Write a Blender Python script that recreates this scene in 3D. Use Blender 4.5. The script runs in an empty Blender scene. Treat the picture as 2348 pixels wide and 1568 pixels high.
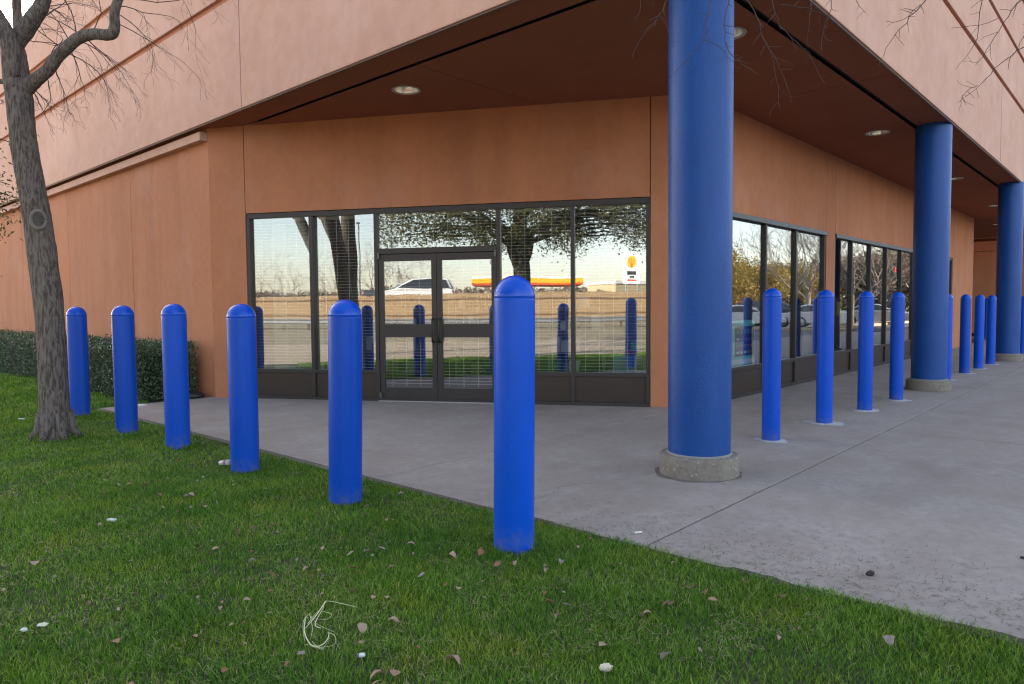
import bpy, bmesh, math, random
import numpy as np
from mathutils import Vector, Matrix
from mathutils.geometry import tessellate_polygon
R = math.radians
random.seed(7); rng = np.random.default_rng(11)
scn = bpy.context.scene
COL = scn.collection

# ---------------------------------------------------------------- camera
cam_d = bpy.data.cameras.new("camera"); cam = bpy.data.objects.new("camera", cam_d); COL.objects.link(cam)
cr = Vector((0.67223797, -0.7402848, -0.00863283)); cu = Vector((0.04263927, 0.02707327, 0.99872365)); cf = Vector((0.73910622, 0.67174806, -0.04976488))
m = Matrix(((cr.x, cu.x, -cf.x, 0), (cr.y, cu.y, -cf.y, 0), (cr.z, cu.z, -cf.z, 1.36), (0, 0, 0, 1)))
cam.matrix_world = m
cam_d.sensor_width = 36; cam_d.lens = 36 * 1627.14 / 2347; cam_d.clip_start = .05; cam_d.clip_end = 2000
cam_d.dof.use_dof = True; cam_d.dof.focus_distance = 4.3; cam_d.dof.aperture_fstop = 8
scn.camera = cam
# ---------------------------------------------------------------- sky and sun
SUN_AZ, SUN_EL = 75.0, 21.0
w = bpy.data.worlds.new("World"); scn.world = w; w.use_nodes = True
nt = w.node_tree; nt.nodes.clear()
sky = nt.nodes.new('ShaderNodeTexSky'); sky.sky_type = 'NISHITA'; sky.sun_disc = False
sky.sun_elevation = R(SUN_EL); sky.sun_rotation = R(90 - SUN_AZ); sky.dust_density = 1.0; sky.air_density = 1.0; sky.ozone_density = 1.0
mul = nt.nodes.new('ShaderNodeMix'); mul.data_type = 'RGBA'; mul.blend_type = 'MULTIPLY'; mul.inputs[0].default_value = 1
mul.inputs[7].default_value = (1.07, 1.0, .95, 1)
bg = nt.nodes.new('ShaderNodeBackground'); bg.inputs[1].default_value = .12
out = nt.nodes.new('ShaderNodeOutputWorld')
hsv = nt.nodes.new('ShaderNodeHueSaturation'); hsv.inputs['Saturation'].default_value = .72; nt.links.new(sky.outputs[0], hsv.inputs['Color']); nt.links.new(hsv.outputs[0], mul.inputs[6]); nt.links.new(mul.outputs[2], bg.inputs[0]); nt.links.new(bg.outputs[0], out.inputs[0])
sd = bpy.data.lights.new("sun", 'SUN'); sd.energy = 3.2; sd.angle = R(.5); sd.color = (1, .9, .76)
sun = bpy.data.objects.new("sun", sd); COL.objects.link(sun)
sdir = Vector((math.cos(R(SUN_EL)) * math.cos(R(SUN_AZ)), math.cos(R(SUN_EL)) * math.sin(R(SUN_AZ)), math.sin(R(SUN_EL))))
sun.rotation_euler = sdir.to_track_quat('Z', 'Y').to_euler(); sun.location = (0, 0, 30)
scn.view_settings.view_transform = 'Standard'; scn.view_settings.look = 'None'
scn.view_settings.exposure = 2.36; scn.view_settings.gamma = 1
scn.cycles.filter_width = 1.15; scn.cycles.max_bounces = 10; scn.cycles.transparent_max_bounces = 24; scn.cycles.caustics_reflective = False

# ---------------------------------------------------------------- helpers
def mat(name, col=(.5, .5, .5), rough=.7, metal=0, spec=.5, bump=None, var=None, streak=None, extra=None):
    """var=(scale, amount, colour2); streak=(sx, sz, amount, colour); bump=(scale, strength, distance)"""
    M = bpy.data.materials.new(name); M.use_nodes = True
    n = M.node_tree.nodes; l = M.node_tree.links; b = n['Principled BSDF']
    b.inputs['Base Color'].default_value = (*col, 1); b.inputs['Roughness'].default_value = rough
    b.inputs['Metallic'].default_value = metal; b.inputs['Specular IOR Level'].default_value = spec
    tc = n.new('ShaderNodeTexCoord'); src = None
    def mixc(fac, A, B):
        x = n.new('ShaderNodeMix'); x.data_type = 'RGBA'
        if isinstance(A, tuple): x.inputs[6].default_value = (*A, 1)
        else: l.new(A, x.inputs[6])
        x.inputs[7].default_value = (*B, 1); l.new(fac, x.inputs[0]); return x.outputs[2]
    def noise(scale, detail=4, sc=(1, 1, 1), rough_=.55):
        mp = n.new('ShaderNodeMapping'); mp.inputs['Scale'].default_value = sc; l.new(tc.outputs['Object'], mp.inputs[0])
        t = n.new('ShaderNodeTexNoise'); t.inputs['Scale'].default_value = scale; t.inputs['Detail'].default_value = detail
        t.inputs['Roughness'].default_value = rough_; l.new(mp.outputs[0], t.inputs[0]); return t.outputs[0]
    def rmp(f, a, b_, to=1):
        q = n.new('ShaderNodeMapRange'); q.inputs[1].default_value = a; q.inputs[2].default_value = b_; q.inputs[4].default_value = to
        l.new(f, q.inputs[0]); return q.outputs[0]
    src = col
    if var:
        vs = var if isinstance(var, list) else [var]
        for v in vs:
            src = mixc(rmp(noise(v[0], 5), .35, .68, v[1]), src, v[2])
    if streak:
        src = mixc(rmp(noise(1, 4, (streak[0], streak[0], streak[1])), .42, .7, streak[2]), src, streak[3])
    if not isinstance(src, tuple): l.new(src, b.inputs['Base Color'])
    if bump:
        bs = bump if isinstance(bump, list) else [bump]
        prev = None
        for sc_, st, di in bs:
            bp = n.new('ShaderNodeBump'); bp.inputs['Strength'].default_value = st; bp.inputs['Distance'].default_value = di
            l.new(noise(sc_, 6, (1, 1, 1)) if not isinstance(sc_, tuple) else noise(1, 6, sc_), bp.inputs['Height'])
            if prev: l.new(prev, bp.inputs['Normal'])
            prev = bp.outputs[0]
        l.new(prev, b.inputs['Normal'])
    M['tc'] = 1
    if extra: extra(M, n, l, b, tc, noise, rmp, mixc, src)
    return M

def obj(name, verts, faces, material=None, parent=None, smooth=False, loc=None):
    me = bpy.data.meshes.new(name); me.from_pydata([tuple(v) for v in verts], [], faces); me.update()
    if material:
        for mm in (material if isinstance(material, list) else [material]): me.materials.append(mm)
    o = bpy.data.objects.new(name, me); COL.objects.link(o)
    if parent: o.parent = parent
    if loc: o.location = loc
    if smooth:
        me.polygons.foreach_set('use_smooth', [True] * len(me.polygons)); me.update()
    return o
def tag(o, label=None, cat=None, group=None, kind=None):
    if label: o['label'] = label
    if cat: o['category'] = cat
    if group: o['group'] = group
    if kind: o['kind'] = kind
    return o
def empty(name, loc=(0, 0, 0), rz=0):
    o = bpy.data.objects.new(name, None); COL.objects.link(o); o.location = loc; o.rotation_euler = (0, 0, rz); o.empty_display_size = .2
    return o
def dup(root, loc, rz=None, label=None, group=None, scale=None):
    r = root.copy(); COL.objects.link(r); r.location = loc
    if rz is not None: r.rotation_euler = (r.rotation_euler[0], r.rotation_euler[1], rz)
    if label: r['label'] = label
    if group: r['group'] = group
    if scale: r.scale = scale
    for ch in list(root.children):
        c = ch.copy(); COL.objects.link(c); c.parent = r
        for g in list(ch.children):
            d = g.copy(); COL.objects.link(d); d.parent = c
    return r
class MB:
    def __init__(s): s.v = []; s.f = []; s.mi = []
    def add(s, V, F, mi=0):
        k = len(s.v); s.v += [tuple(x) for x in V]; s.f += [tuple(i + k for i in f) for f in F]; s.mi += [mi] * len(F)
    def box(s, x0, y0, z0, x1, y1, z1, mi=0, fn=None):
        V = [(x0, y0, z0), (x1, y0, z0), (x1, y1, z0), (x0, y1, z0), (x0, y0, z1), (x1, y0, z1), (x1, y1, z1), (x0, y1, z1)]
        if fn: V = [fn(*v) for v in V]
        s.add(V, [(0, 3, 2, 1), (4, 5, 6, 7), (0, 1, 5, 4), (1, 2, 6, 5), (2, 3, 7, 6), (3, 0, 4, 7)], mi)
    def lathe(s, prof, n=32, c=(0, 0), mi=0, cap=True):
        k0 = []
        V = []; F = []
        for (r, z) in prof:
            for i in range(n):
                a = 2 * math.pi * i / n; V.append((c[0] + r * math.cos(a), c[1] + r * math.sin(a), z))
        for j in range(len(prof) - 1):
            for i in range(n):
                F.append((j * n + i, j * n + (i + 1) % n, (j + 1) * n + (i + 1) % n, (j + 1) * n + i))
        if cap:
            F.append(tuple(range(n - 1, -1, -1))); F.append(tuple((len(prof) - 1) * n + i for i in range(n)))
        s.add(V, F, mi)
    def tube(s, pts, rad, n=6, mi=0, wob=0, seed=0):
        pts = [Vector(p) for p in pts]; rr = random.Random(seed)
        V = []; F = []; prev = None
        ph = [rr.uniform(-1, 1) for _ in range(n)]
        for i, p in enumerate(pts):
            d = (pts[min(i + 1, len(pts) - 1)] - pts[max(i - 1, 0)])
            if d.length < 1e-9: d = Vector((0, 0, 1))
            d.normalize()
            if prev is None:
                a = Vector((1, 0, 0)) if abs(d.x) < .8 else Vector((0, 1, 0)); u = a - d * a.dot(d); u.normalize()
            else:
                u = prev - d * prev.dot(d); u.normalize()
            prev = u; v = d.cross(u); r = rad[i] if hasattr(rad, '__len__') else rad
            for k in range(n):
                a = 2 * math.pi * k / n; q = r * (1 + wob * (ph[k] * .6 + rr.uniform(-.5, .5)))
                V.append(p + u * math.cos(a) * q + v * math.sin(a) * q)
        for j in range(len(pts) - 1):
            for k in range(n): F.append((j * n + k, j * n + (k + 1) % n, (j + 1) * n + (k + 1) % n, (j + 1) * n + k))
        F.append(tuple(range(n - 1, -1, -1))); F.append(tuple((len(pts) - 1) * n + k for k in range(n)))
        s.add(V, F, mi)
    def build(s, name, material, parent=None, smooth=False, loc=None, bevel=0, xf=None):
        V = [xf(*v) for v in s.v] if xf else s.v
        o = obj(name, V, s.f, material, parent, smooth, loc)
        if any(s.mi): o.data.polygons.foreach_set('material_index', s.mi)
        if smooth == 'auto':
            pass
        if bevel:
            b = o.modifiers.new('bevel', 'BEVEL'); b.width = bevel; b.segments = 2; b.limit_method = 'ANGLE'; b.angle_limit = R(40)
        return o
def shade_auto(o, ang=40):
    me = o.data; bm = bmesh.new(); bm.from_mesh(me)
    for e in bm.edges:
        e.smooth = len(e.link_faces) == 2 and e.calc_face_angle(0) < R(ang)
    for f in bm.faces: f.smooth = True
    bm.to_mesh(me); bm.free(); return o

# ---------------------------------------------------------------- materials
def stucco_extra(M, n, l, b, tc, noise, rmp, mixc, src):
    # dirt bleeding down in soft vertical streaks and pale rubbed patches: stains of the paint itself
    s2 = mixc(rmp(noise(1, 4, (2.2, 2.2, .22)), .48, .74, .4), src, (.27, .115, .07))
    s2 = mixc(rmp(noise(1, 5, (7, 7, .8)), .55, .75, .14), s2, (.30, .14, .10))
    s3 = mixc(rmp(noise(1, 6, (.8, .8, .6), .65), .54, .78, .45), s2, (.50, .29, .22))
    l.new(s3, b.inputs['Base Color'])
STUCCO = mat('stucco_terracotta', (.45, .182, .093), .88, spec=.2, var=[(1.3, .6, (.37, .147, .075)), (9, .4, (.49, .215, .122))],
             streak=(2.6, .5, .15, (.38, .19, .135)), bump=[(9, .35, .012), (120, .5, .004)], extra=stucco_extra)
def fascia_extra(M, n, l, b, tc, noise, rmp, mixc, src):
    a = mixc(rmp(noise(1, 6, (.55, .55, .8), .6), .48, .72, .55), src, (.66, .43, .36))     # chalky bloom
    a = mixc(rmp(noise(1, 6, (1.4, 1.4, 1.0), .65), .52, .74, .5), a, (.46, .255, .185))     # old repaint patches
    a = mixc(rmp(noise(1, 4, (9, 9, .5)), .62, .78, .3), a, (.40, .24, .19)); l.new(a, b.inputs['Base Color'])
FASCIA_LIT = mat('stucco_fascia_lit', (.55, .315, .232), .88, spec=.2, var=[(1.0, .6, (.50, .29, .225)), (5, .4, (.63, .41, .34))],  # same paint as the walls; the sky's light is put into a paler colour
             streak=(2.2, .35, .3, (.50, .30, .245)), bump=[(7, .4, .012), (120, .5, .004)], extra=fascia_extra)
SOFFIT_SHADED = mat('stucco_soffit_shaded', (.29, .105, .056), .9, spec=.15, var=[(1.5, .6, (.235, .084, .046)), (6, .4, (.33, .122, .066))], bump=(100, .4, .003))  # same stucco as the walls, darkened to carry the shade under the roof
DARKGAP = mat('dark_joint_filler', (.025, .02, .018), .9)  # near-black backing for joints, grooves and slab gaps
def blue_extra(M, n, l, b, tc, noise, rmp, mixc, src):
    s2 = mixc(rmp(noise(1, 5, (5, 5, 1.0)), .5, .75, .4), src, (.02, .11, .40))
    s3 = mixc(rmp(noise(110, 4), .35, .68, .7), s2, (.006, .036, .19))
    l.new(s3, b.inputs['Base Color'])
COLBLUE = mat('blue_masonry_paint', (.002, .062, .265), .42, spec=.28, var=(3, .6, (.002, .046, .21)), bump=[(3, .25, .02), (60, .45, .006)], extra=blue_extra)
def boll_extra(M, n, l, b, tc, noise, rmp, mixc, src):
    sep = n.new('ShaderNodeSeparateXYZ'); l.new(tc.outputs['Object'], sep.inputs[0])
    z = rmp(sep.outputs[2], .14, .0); nz = rmp(noise(22, 6), .38, .62)
    mm = n.new('ShaderNodeMath'); mm.operation = 'MULTIPLY'; l.new(z, mm.inputs[0]); l.new(nz, mm.inputs[1])
    m2 = n.new('ShaderNodeMath'); m2.operation = 'MULTIPLY'; l.new(mm.outputs[0], m2.inputs[0]); m2.inputs[1].default_value = .45
    c = mixc(m2.outputs[0], src, (.13, .13, .12))
    sc = mixc(rmp(noise(1, 6, (60, 60, 9)), .7, .78, .25), c, (.1, .2, .55)); l.new(sc, b.inputs['Base Color'])
    oi = n.new('ShaderNodeObjectInfo'); hv = n.new('ShaderNodeHueSaturation'); vr = n.new('ShaderNodeMapRange'); vr.inputs[3].default_value = .86; vr.inputs[4].default_value = 1.12
    l.new(oi.outputs['Random'], vr.inputs[0]); l.new(vr.outputs[0], hv.inputs['Value'])
    sp = mixc(rmp(noise(95, 2), .735, .76, .6), sc, (.25, .33, .6)); l.new(sp, hv.inputs['Color']); l.new(hv.outputs[0], b.inputs['Base Color'])
    rr = rmp(noise(14, 5), .3, .7); q = n.new('ShaderNodeMapRange'); q.inputs[3].default_value = .27; q.inputs[4].default_value = .40
    l.new(noise(6, 5), q.inputs[0]); l.new(q.outputs[0], b.inputs['Roughness'])
BOLL = mat('blue_plastic_sleeve', (.0, .064, .47), .3, spec=.22, var=(2.5, .4, (.0005, .054, .37)), bump=[((6, 6, 1.2), .18, .02), (180, .06, .002)], extra=boll_extra)
BCAP = mat('blue_plastic_cap', (.0005, .062, .48), .24, spec=.33, bump=(14, .05, .01))
SEAM = mat('cap_seam', (.0, .035, .33), .5)
def conc_extra(M, n, l, b, tc, noise, rmp, mixc, src):
    s = mixc(rmp(noise(260, 2), .62, .75, .6), src, (.12, .11, .105))
    s = mixc(rmp(noise(190, 2), .68, .78, .6), s, (.42, .41, .4))
    s = mixc(rmp(noise(1, 4, (.35, 1.2, 1)), .5, .75, .45), s, (.20, .165, .145))
    s = mixc(rmp(noise(1, 6, (.8, .8, 1), .7), .6, .75, .4), s, (.33, .325, .33)); l.new(s, b.inputs['Base Color'])
CONC = mat('sidewalk_concrete', (.34, .295, .265), .85, spec=.3, var=[(.5, .9, (.24, .208, .19)), (2.6, .7, (.40, .366, .345)), (14, .6, (.24, .212, .193)), (1.1, .5, (.27, .225, .195))],
           bump=[(6, .2, .01), (220, .6, .003)], extra=conc_extra)
def base_extra(M, n, l, b, tc, noise, rmp, mixc, src):
    v = n.new('ShaderNodeTexVoronoi'); v.inputs['Scale'].default_value = 26; l.new(tc.outputs['Object'], v.inputs[0])
    s = mixc(rmp(v.outputs[0], .16, .10, .9), src, (.5, .48, .44)); s = mixc(rmp(noise(40, 5), .6, .7, .8), s, (.12, .10, .085)); l.new(s, b.inputs['Base Color'])
BASEC = mat('column_base_concrete', (.185, .16, .135), .92, var=[(6, .7, (.135, .112, .09)), (30, .5, (.24, .22, .195))], bump=[(30, .7, .01), (120, .6, .004)], extra=base_extra)
FRAME = mat('dark_bronze_aluminium', (.040, .034, .034), .42, metal=.35, var=(3, .3, (.03, .027, .028)))
KICK = mat('bronze_kick_panel', (.040, .027, .022), .38, metal=.2, var=(2, .5, (.03, .021, .018)), bump=(1.5, .05, .02))
SILL = mat('window_head_flashing', (.16, .17, .19), .5, metal=.5, var=(20, .5, (.05, .05, .06)))
def glass_mat(name, refl, tint):
    M = bpy.data.materials.new(name); M.use_nodes = True; n = M.node_tree.nodes; l = M.node_tree.links; n.clear()
    o = n.new('ShaderNodeOutputMaterial'); g = n.new('ShaderNodeBsdfGlossy'); g.inputs['Roughness'].default_value = .003; g.inputs['Color'].default_value = (.93, .96, 1, 1)
    t = n.new('ShaderNodeBsdfTransparent'); t.inputs['Color'].default_value = (*tint, 1)
    ge = n.new('ShaderNodeNewGeometry'); dt = n.new('ShaderNodeVectorMath'); dt.operation = 'DOT_PRODUCT'; l.new(ge.outputs['Incoming'], dt.inputs[0]); l.new(ge.outputs['Normal'], dt.inputs[1])
    def mth(op, a_, b_=None):
        q = n.new('ShaderNodeMath'); q.operation = op
        for i_, v_ in enumerate((a_, b_)):
            if v_ is None: continue
            if isinstance(v_, (int, float)): q.inputs[i_].default_value = v_
            else: l.new(v_, q.inputs[i_])
        return q
    lw = mth('MULTIPLY', mth('POWER', mth('SUBTRACT', 1.0, mth('ABSOLUTE', dt.outputs['Value']).outputs[0]).outputs[0], 5.0).outputs[0], .9)
    ad = n.new('ShaderNodeMath'); ad.operation = 'ADD'; ad.use_clamp = True; ad.inputs[1].default_value = refl; l.new(lw.outputs[0], ad.inputs[0])
    mx = n.new('ShaderNodeMixShader'); l.new(ad.outputs[0], mx.inputs[0]); l.new(t.outputs[0], mx.inputs[1]); l.new(g.outputs[0], mx.inputs[2])
    tc = n.new('ShaderNodeTexCoord'); no = n.new('ShaderNodeTexNoise'); no.inputs['Scale'].default_value = 1.3; no.inputs['Detail'].default_value = 1
    l.new(tc.outputs['Object'], no.inputs[0]); bp = n.new('ShaderNodeBump'); bp.inputs['Strength'].default_value = .08; bp.inputs['Distance'].default_value = .010
    l.new(no.outputs[0], bp.inputs['Height']); l.new(bp.outputs[0], g.inputs['Normal']); l.new(mx.outputs[0], o.inputs[0])
    return M
GLASS = glass_mat('tinted_window_glass', .205, (.88, .89, .88))
GLASS2 = glass_mat('plain_window_glass', .24, (.88, .9, .9))
WHITE = mat('white_slats', (.8, .8, .76), .6)
CORD = mat('ladder_tape', (.7, .7, .66), .7)
def bark_extra(M, n, l, b, tc, noise, rmp, mixc, src):
    s2 = mixc(rmp(noise(1, 6, (46, 46, 7.5), .7), .53, .43, .85), src, (.045, .035, .03)); s3 = mixc(rmp(noise(1, 4, (30, 30, 7)), .58, .68, .7), s2, (.19, .17, .16)); l.new(s3, b.inputs['Base Color'])
BARK = mat('grey_brown_bark', (.15, .122, .108), .95, var=(7, .6, (.20, .17, .155)), bump=[((46, 46, 7.5), 1, .035), (90, .7, .01)], extra=bark_extra)
TWIG = mat('twig_bark', (.05, .037, .034), .9, var=(15, .5, (.09, .07, .062)))
PALEB = mat('distant_bark', (.19, .155, .125), .9)
OAKB = mat('oak_bark_shaded', (.06, .055, .04), .95, bump=((16, 16, 3), .8, .05))  # bark colour darkened so the oaks read as shaded
def leafmat(name, cols, transl=.3, rough=.55):
    M = bpy.data.materials.new(name); M.use_nodes = True; n = M.node_tree.nodes; l = M.node_tree.links; b = n['Principled BSDF']
    g = n.new('ShaderNodeNewGeometry'); cr_ = n.new('ShaderNodeValToRGB'); l.new(g.outputs['Random Per Island'], cr_.inputs[0])
    e = cr_.color_ramp.elements; e[0].position = 0; e[0].color = (*cols[0], 1); e[1].position = 1; e[1].color = (*cols[-1], 1)
    for i, c in enumerate(cols[1:-1]):
        q = e.new((i + 1) / (len(cols) - 1)); q.color = (*c, 1)
    l.new(cr_.outputs[0], b.inputs['Base Color']); b.inputs['Roughness'].default_value = rough; b.inputs['Specular IOR Level'].default_value = .3
    t = n.new('ShaderNodeBsdfTranslucent'); l.new(cr_.outputs[0], t.inputs[0]); mx = n.new('ShaderNodeMixShader'); mx.inputs[0].default_value = transl
    l.new(b.outputs[0], mx.inputs[1]); l.new(t.outputs[0], mx.inputs[2]); l.new(mx.outputs[0], n['Material Output'].inputs[0])
    return M
OAKLEAF = leafmat('oak_leaves', [(.05, .06, .02), (.09, .10, .035), (.16, .15, .06), (.11, .12, .04)])
GOLDLEAF = leafmat('golden_leaves', [(.25, .16, .03), (.4, .27, .05), (.18, .17, .05), (.45, .3, .08)])
OLIVELEAF = leafmat('olive_leaves', [(.1, .1, .04), (.17, .16, .06), (.22, .18, .08)])
HEDGELEAF = leafmat('hedge_leaves', [(.03, .055, .024), (.055, .10, .042), (.13, .18, .11), (.045, .08, .036)], .15, .35)
GROUND = mat('dry_ground', (.24, .19, .12), .95, var=[(.12, .6, (.22, .2, .1)), (1.5, .5, (.36, .29, .2))], bump=(20, .5, .03))
DRIVE = mat('tan_drive_concrete', (.40, .31, .21), .9, var=[(.3, .6, (.30, .23, .15)), (4, .4, (.45, .36, .25))], bump=(60, .4, .004))
ASPH = mat('asphalt', (.085, .082, .08), .9, var=[(.4, .5, (.11, .105, .1)), (30, .4, (.06, .06, .06))], bump=(120, .5, .004))
ROAD = mat('road_asphalt', (.16, .155, .15), .9, var=(1, .5, (.12, .12, .115)))
SOIL = mat('lawn_soil', (.06, .065, .03), .95, var=[(4, .6, (.03, .042, .018)), (30, .5, (.07, .06, .035))], bump=(60, .8, .02))
FENCE = mat('weathered_tan_planks', (.42, .29, .16), .9, var=[(2, .5, (.36, .25, .14)), (12, .4, (.47, .34, .2))], streak=(14, .4, .4, (.3, .2, .12)))
STEEL = mat('galvanised_steel', (.42, .42, .42), .4, metal=.7)
INWALL = mat('inner_wall_paint', (.42, .42, .38), .8, var=(1, .3, (.36, .36, .33)))
INFLOOR = mat('carpet', (.10, .085, .07), .95)
INCEIL = mat('ceiling_tile', (.45, .44, .42), .9)
WPAINT = mat('white_car_paint', (.8, .8, .8), .22, spec=.6)
DPAINT = mat('dark_car_paint', (.03, .033, .04), .2, spec=.6)
SPAINT = mat('silver_car_paint', (.45, .46, .48), .25, metal=.4)
CGLASS = mat('car_glass', (.015, .018, .02), .06, spec=.9)
TYRE = mat('tyre_rubber', (.02, .02, .02), .85)
RIM = mat('wheel_rim', (.5, .5, .52), .3, metal=.9)
REDL = mat('tail_lamp', (.5, .02, .02), .2); CLEARL = mat('head_lamp', (.8, .8, .78), .1)
YEL = mat('yellow_canopy', (.85, .48, .02), .5); ORG = mat('red_canopy_stripe', (.7, .09, .03), .5); SWHITE = mat('sign_white', (.85, .85, .83), .5)
BEIGE = mat('beige_block', (.55, .45, .28), .8); SBLACK = mat('sign_black', (.02, .02, .02), .5); GREYP = mat('grey_pole', (.3, .31, .32), .6)

# ================================================================= SETTING
def sheet(name, poly, z, m, parent=None, thick=0):
    V = [(x, y, z) for x, y in poly]
    if not thick: return obj(name, V, [tuple(range(len(poly)))], m, parent)
    n = len(poly); V += [(x, y, z - thick) for x, y in poly]
    return obj(name, V, [tuple(range(n)), tuple(range(2 * n - 1, n - 1, -1))] + [(i, i + n, (i + 1) % n + n, (i + 1) % n) for i in range(n)], m, parent)
tag(sheet('ground', [(-600, -600), (600, -600), (600, 600), (-600, 600)], -.16, GROUND), kind='structure')
tag(sheet('parking_lot', [(-1.8, -70), (110, -70), (110, -2.1), (-1.8, -2.1)], -.12, ASPH), kind='structure')
tag(sheet('driveway', [(-13, -90), (-1.8, -90), (-1.8, 90), (-13, 90)], -.1, DRIVE), kind='structure')
# lawn: soil body with gentle swell
def lawn_h(x, y):
    return .008 * math.sin(x * 1.7 + 1) * math.sin(y * .9) + .012 * math.sin(y * .35 + x * .5) - .030
def edge_x(y):
    return 3.415 + .012 * math.sin(y * 3.1) + .008 * math.sin(y * 11.7 + 1) + .006 * math.sin(y * 29)
XS = np.concatenate([np.arange(-1.8, 3.3, .2), [3.34]]); YS = np.arange(-2.1, 60, .25)
V = []; F = []
for y in YS:
    for i, x in enumerate(XS):
        xx = x if i < len(XS) - 1 else (edge_x(y) if y < 10.9 else (3.415 + min(1.6, (y - 10.9) * 8)))
        if y >= 10.9: xx = -1.8 + (x + 1.8) / 5.14 * (xx + 1.8)
        V.append((xx, y, lawn_h(xx, y)))
nx_ = len(XS)
for j in range(len(YS) - 1):
    for i in range(nx_ - 1): F.append((j * nx_ + i, j * nx_ + i + 1, (j + 1) * nx_ + i + 1, (j + 1) * nx_ + i))
tag(obj('lawn', V, F, SOIL, smooth=True), kind='structure')
# concrete sidewalk as separate slabs with narrow joints over dark bedding
tag(sheet('sidewalk_bedding', [(3.36, -2.0), (36.9, -2.0), (36.9, 5.2), (8.0, 5.2), (5.3, 10.9), (3.36, 10.9)], -.03, DARKGAP), kind='structure')
def slab(mb, poly, z1=0, z0=-.1):
    n = len(poly); mb.add([(x, y, z1) for x, y in poly] + [(x, y, z0) for x, y in poly],
        [tuple(range(n)), tuple(range(2 * n - 1, n - 1, -1))] + [(i, i + n, (i + 1) % n + n, (i + 1) % n) for i in range(n)])
g = .009; mb = MB()
slab(mb, [(3.40, 4.6 + g), (8.40, 4.6 + g), (8.40, 5.1), (5.2, 10.85), (3.40, 10.85)])
xs = [3.40, 8.25, 13.2, 18.2, 23.2, 28.2, 32.5, 36.9]
for i in range(len(xs) - 1):
    a = xs[i] + (g if i else 0); b_ = xs[i + 1] - g
    slab(mb, [(a, 2.11 + g), (b_, 2.11 + g), (b_, 4.6 - g), (a, 4.6 - g)])
    slab(mb, [(a, -2.0), (b_, -2.0), (b_, 2.11 - g), (a, 2.11 - g)])
sw = mb.build('sidewalk', CONC, bevel=.004); tag(sw, kind='structure')
mb = MB(); mb.box(3.41, -2.18, -.12, 36.9, -2.008, .0); mb.box(-1.8, -2.18, -.12, 3.40, -2.1, .02); tag(mb.build('kerb', CONC, bevel=.01), kind='structure')
# hairline cracks in the slabs
mb = MB()
def crack(pts, wd=.004):
    P = []; rr = random.Random(len(pts) * 7)
    for a, b_ in zip(pts, pts[1:]):
        a = Vector((*a, .0015)); b_ = Vector((*b_, .0015)); n = max(4, int((b_ - a).length / .07)); d = (b_ - a).normalized(); s = Vector((-d.y, d.x, 0))
        for k in range(n): P.append(a.lerp(b_, k / n) + s * rr.uniform(-.018, .018))
    for a, b_ in zip(P, P[1:]):
        d = (b_ - a); d.normalize(); s = Vector((-d.y, d.x, 0)) * wd * rr.uniform(.3, .8)
        mb.add([a - s, b_ - s, b_ + s, a + s], [(0, 1, 2, 3)])
crack([(5.02, 3.0), (4.6, 3.1), (4.15, 3.3), (3.9, 3.2), (3.45, 3.3)], .0035); crack([(5.9, 4.55), (5.9, 3.7), (6.1, 3.2), (5.8, 2.9)], .003)
crack([(5.6, 2.6), (6.2, 2.3), (6.6, 2.13)], .003)
tag(mb.build('sidewalk_crack', mat('crack_dirt', (.09, .08, .075), .95)), kind='structure')

# soil spilled over the slab edge along the lawn
V = []; F = []; k_ = 0
for i_ in range(330):
    y = -2.0 + i_ * .039; w_ = .018 + .016 * math.sin(y * 4.3) + .014 * math.sin(y * 13.1 + 2) + random.uniform(-.008, .014)
    V += [(3.39, y, .0025), (3.402 + (max(.004, w_) + .012 if math.sin(y * 1.9 + 1) + .6 * math.sin(y * 5.3) > -.3 and y < 3.2 else .004), y, .0022)]
    if i_: F.append((k_ - 2, k_ - 1, k_ + 1, k_))
    k_ += 2
tag(obj('edge_soil', V, F, mat('spilled_soil', (.05, .042, .03), .97, var=[(40, .6, (.09, .075, .055))], bump=(90, .8, .01))), kind='structure')

# dry slope with the road, behind the camera (seen in the glass)
FD = Vector((7, -22, 0)).normalized(); FO = Vector((-24.6, 1.6, 0)); FN = Vector((-FD.y, FD.x, 0)) * -1   # FN points away from building
if FN.x > 0: FN = -FN
def fp(s, d, z): 
    p = FO + FD * s + FN * d; return (p.x, p.y, z)
prof = [(-13, -.17), (-9, .05), (-3, .45), (0, .6), (1.0, 1.35), (7.9, 1.4), (10, .9), (30, -.17)]
V = []; F = []
for j, s in enumerate(np.linspace(-120, 120, 49)):
    for d, z in prof: V.append(fp(s, d, z + (.04 * math.sin(s * .7 + d) if d < 0 else 0)))
n = len(prof)
for j in range(48):
    for i in range(n - 1): F.append((j * n + i, (j + 1) * n + i, (j + 1) * n + i + 1, j * n + i + 1))
tag(obj('embankment', V, F, GROUND, smooth=True), kind='structure')
V = []; F = []
for s in (-120, 120):
    for d in (1.3, 7.7): V.append(fp(s, d, 1.415))
tag(obj('road', V, [(0, 1, 3, 2)], ROAD), kind='structure')
mb = MB()
for k in range(-30, 31): 
    a = fp(k * 4, 4.45, 1.419); b_ = fp(k * 4 + 1.6, 4.45, 1.419); c = fp(k * 4 + 1.6, 4.55, 1.419); d = fp(k * 4, 4.55, 1.419); mb.add([a, b_, c, d], [(0, 1, 2, 3)])
tag(mb.build('road_markings', SWHITE), kind='structure')

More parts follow.
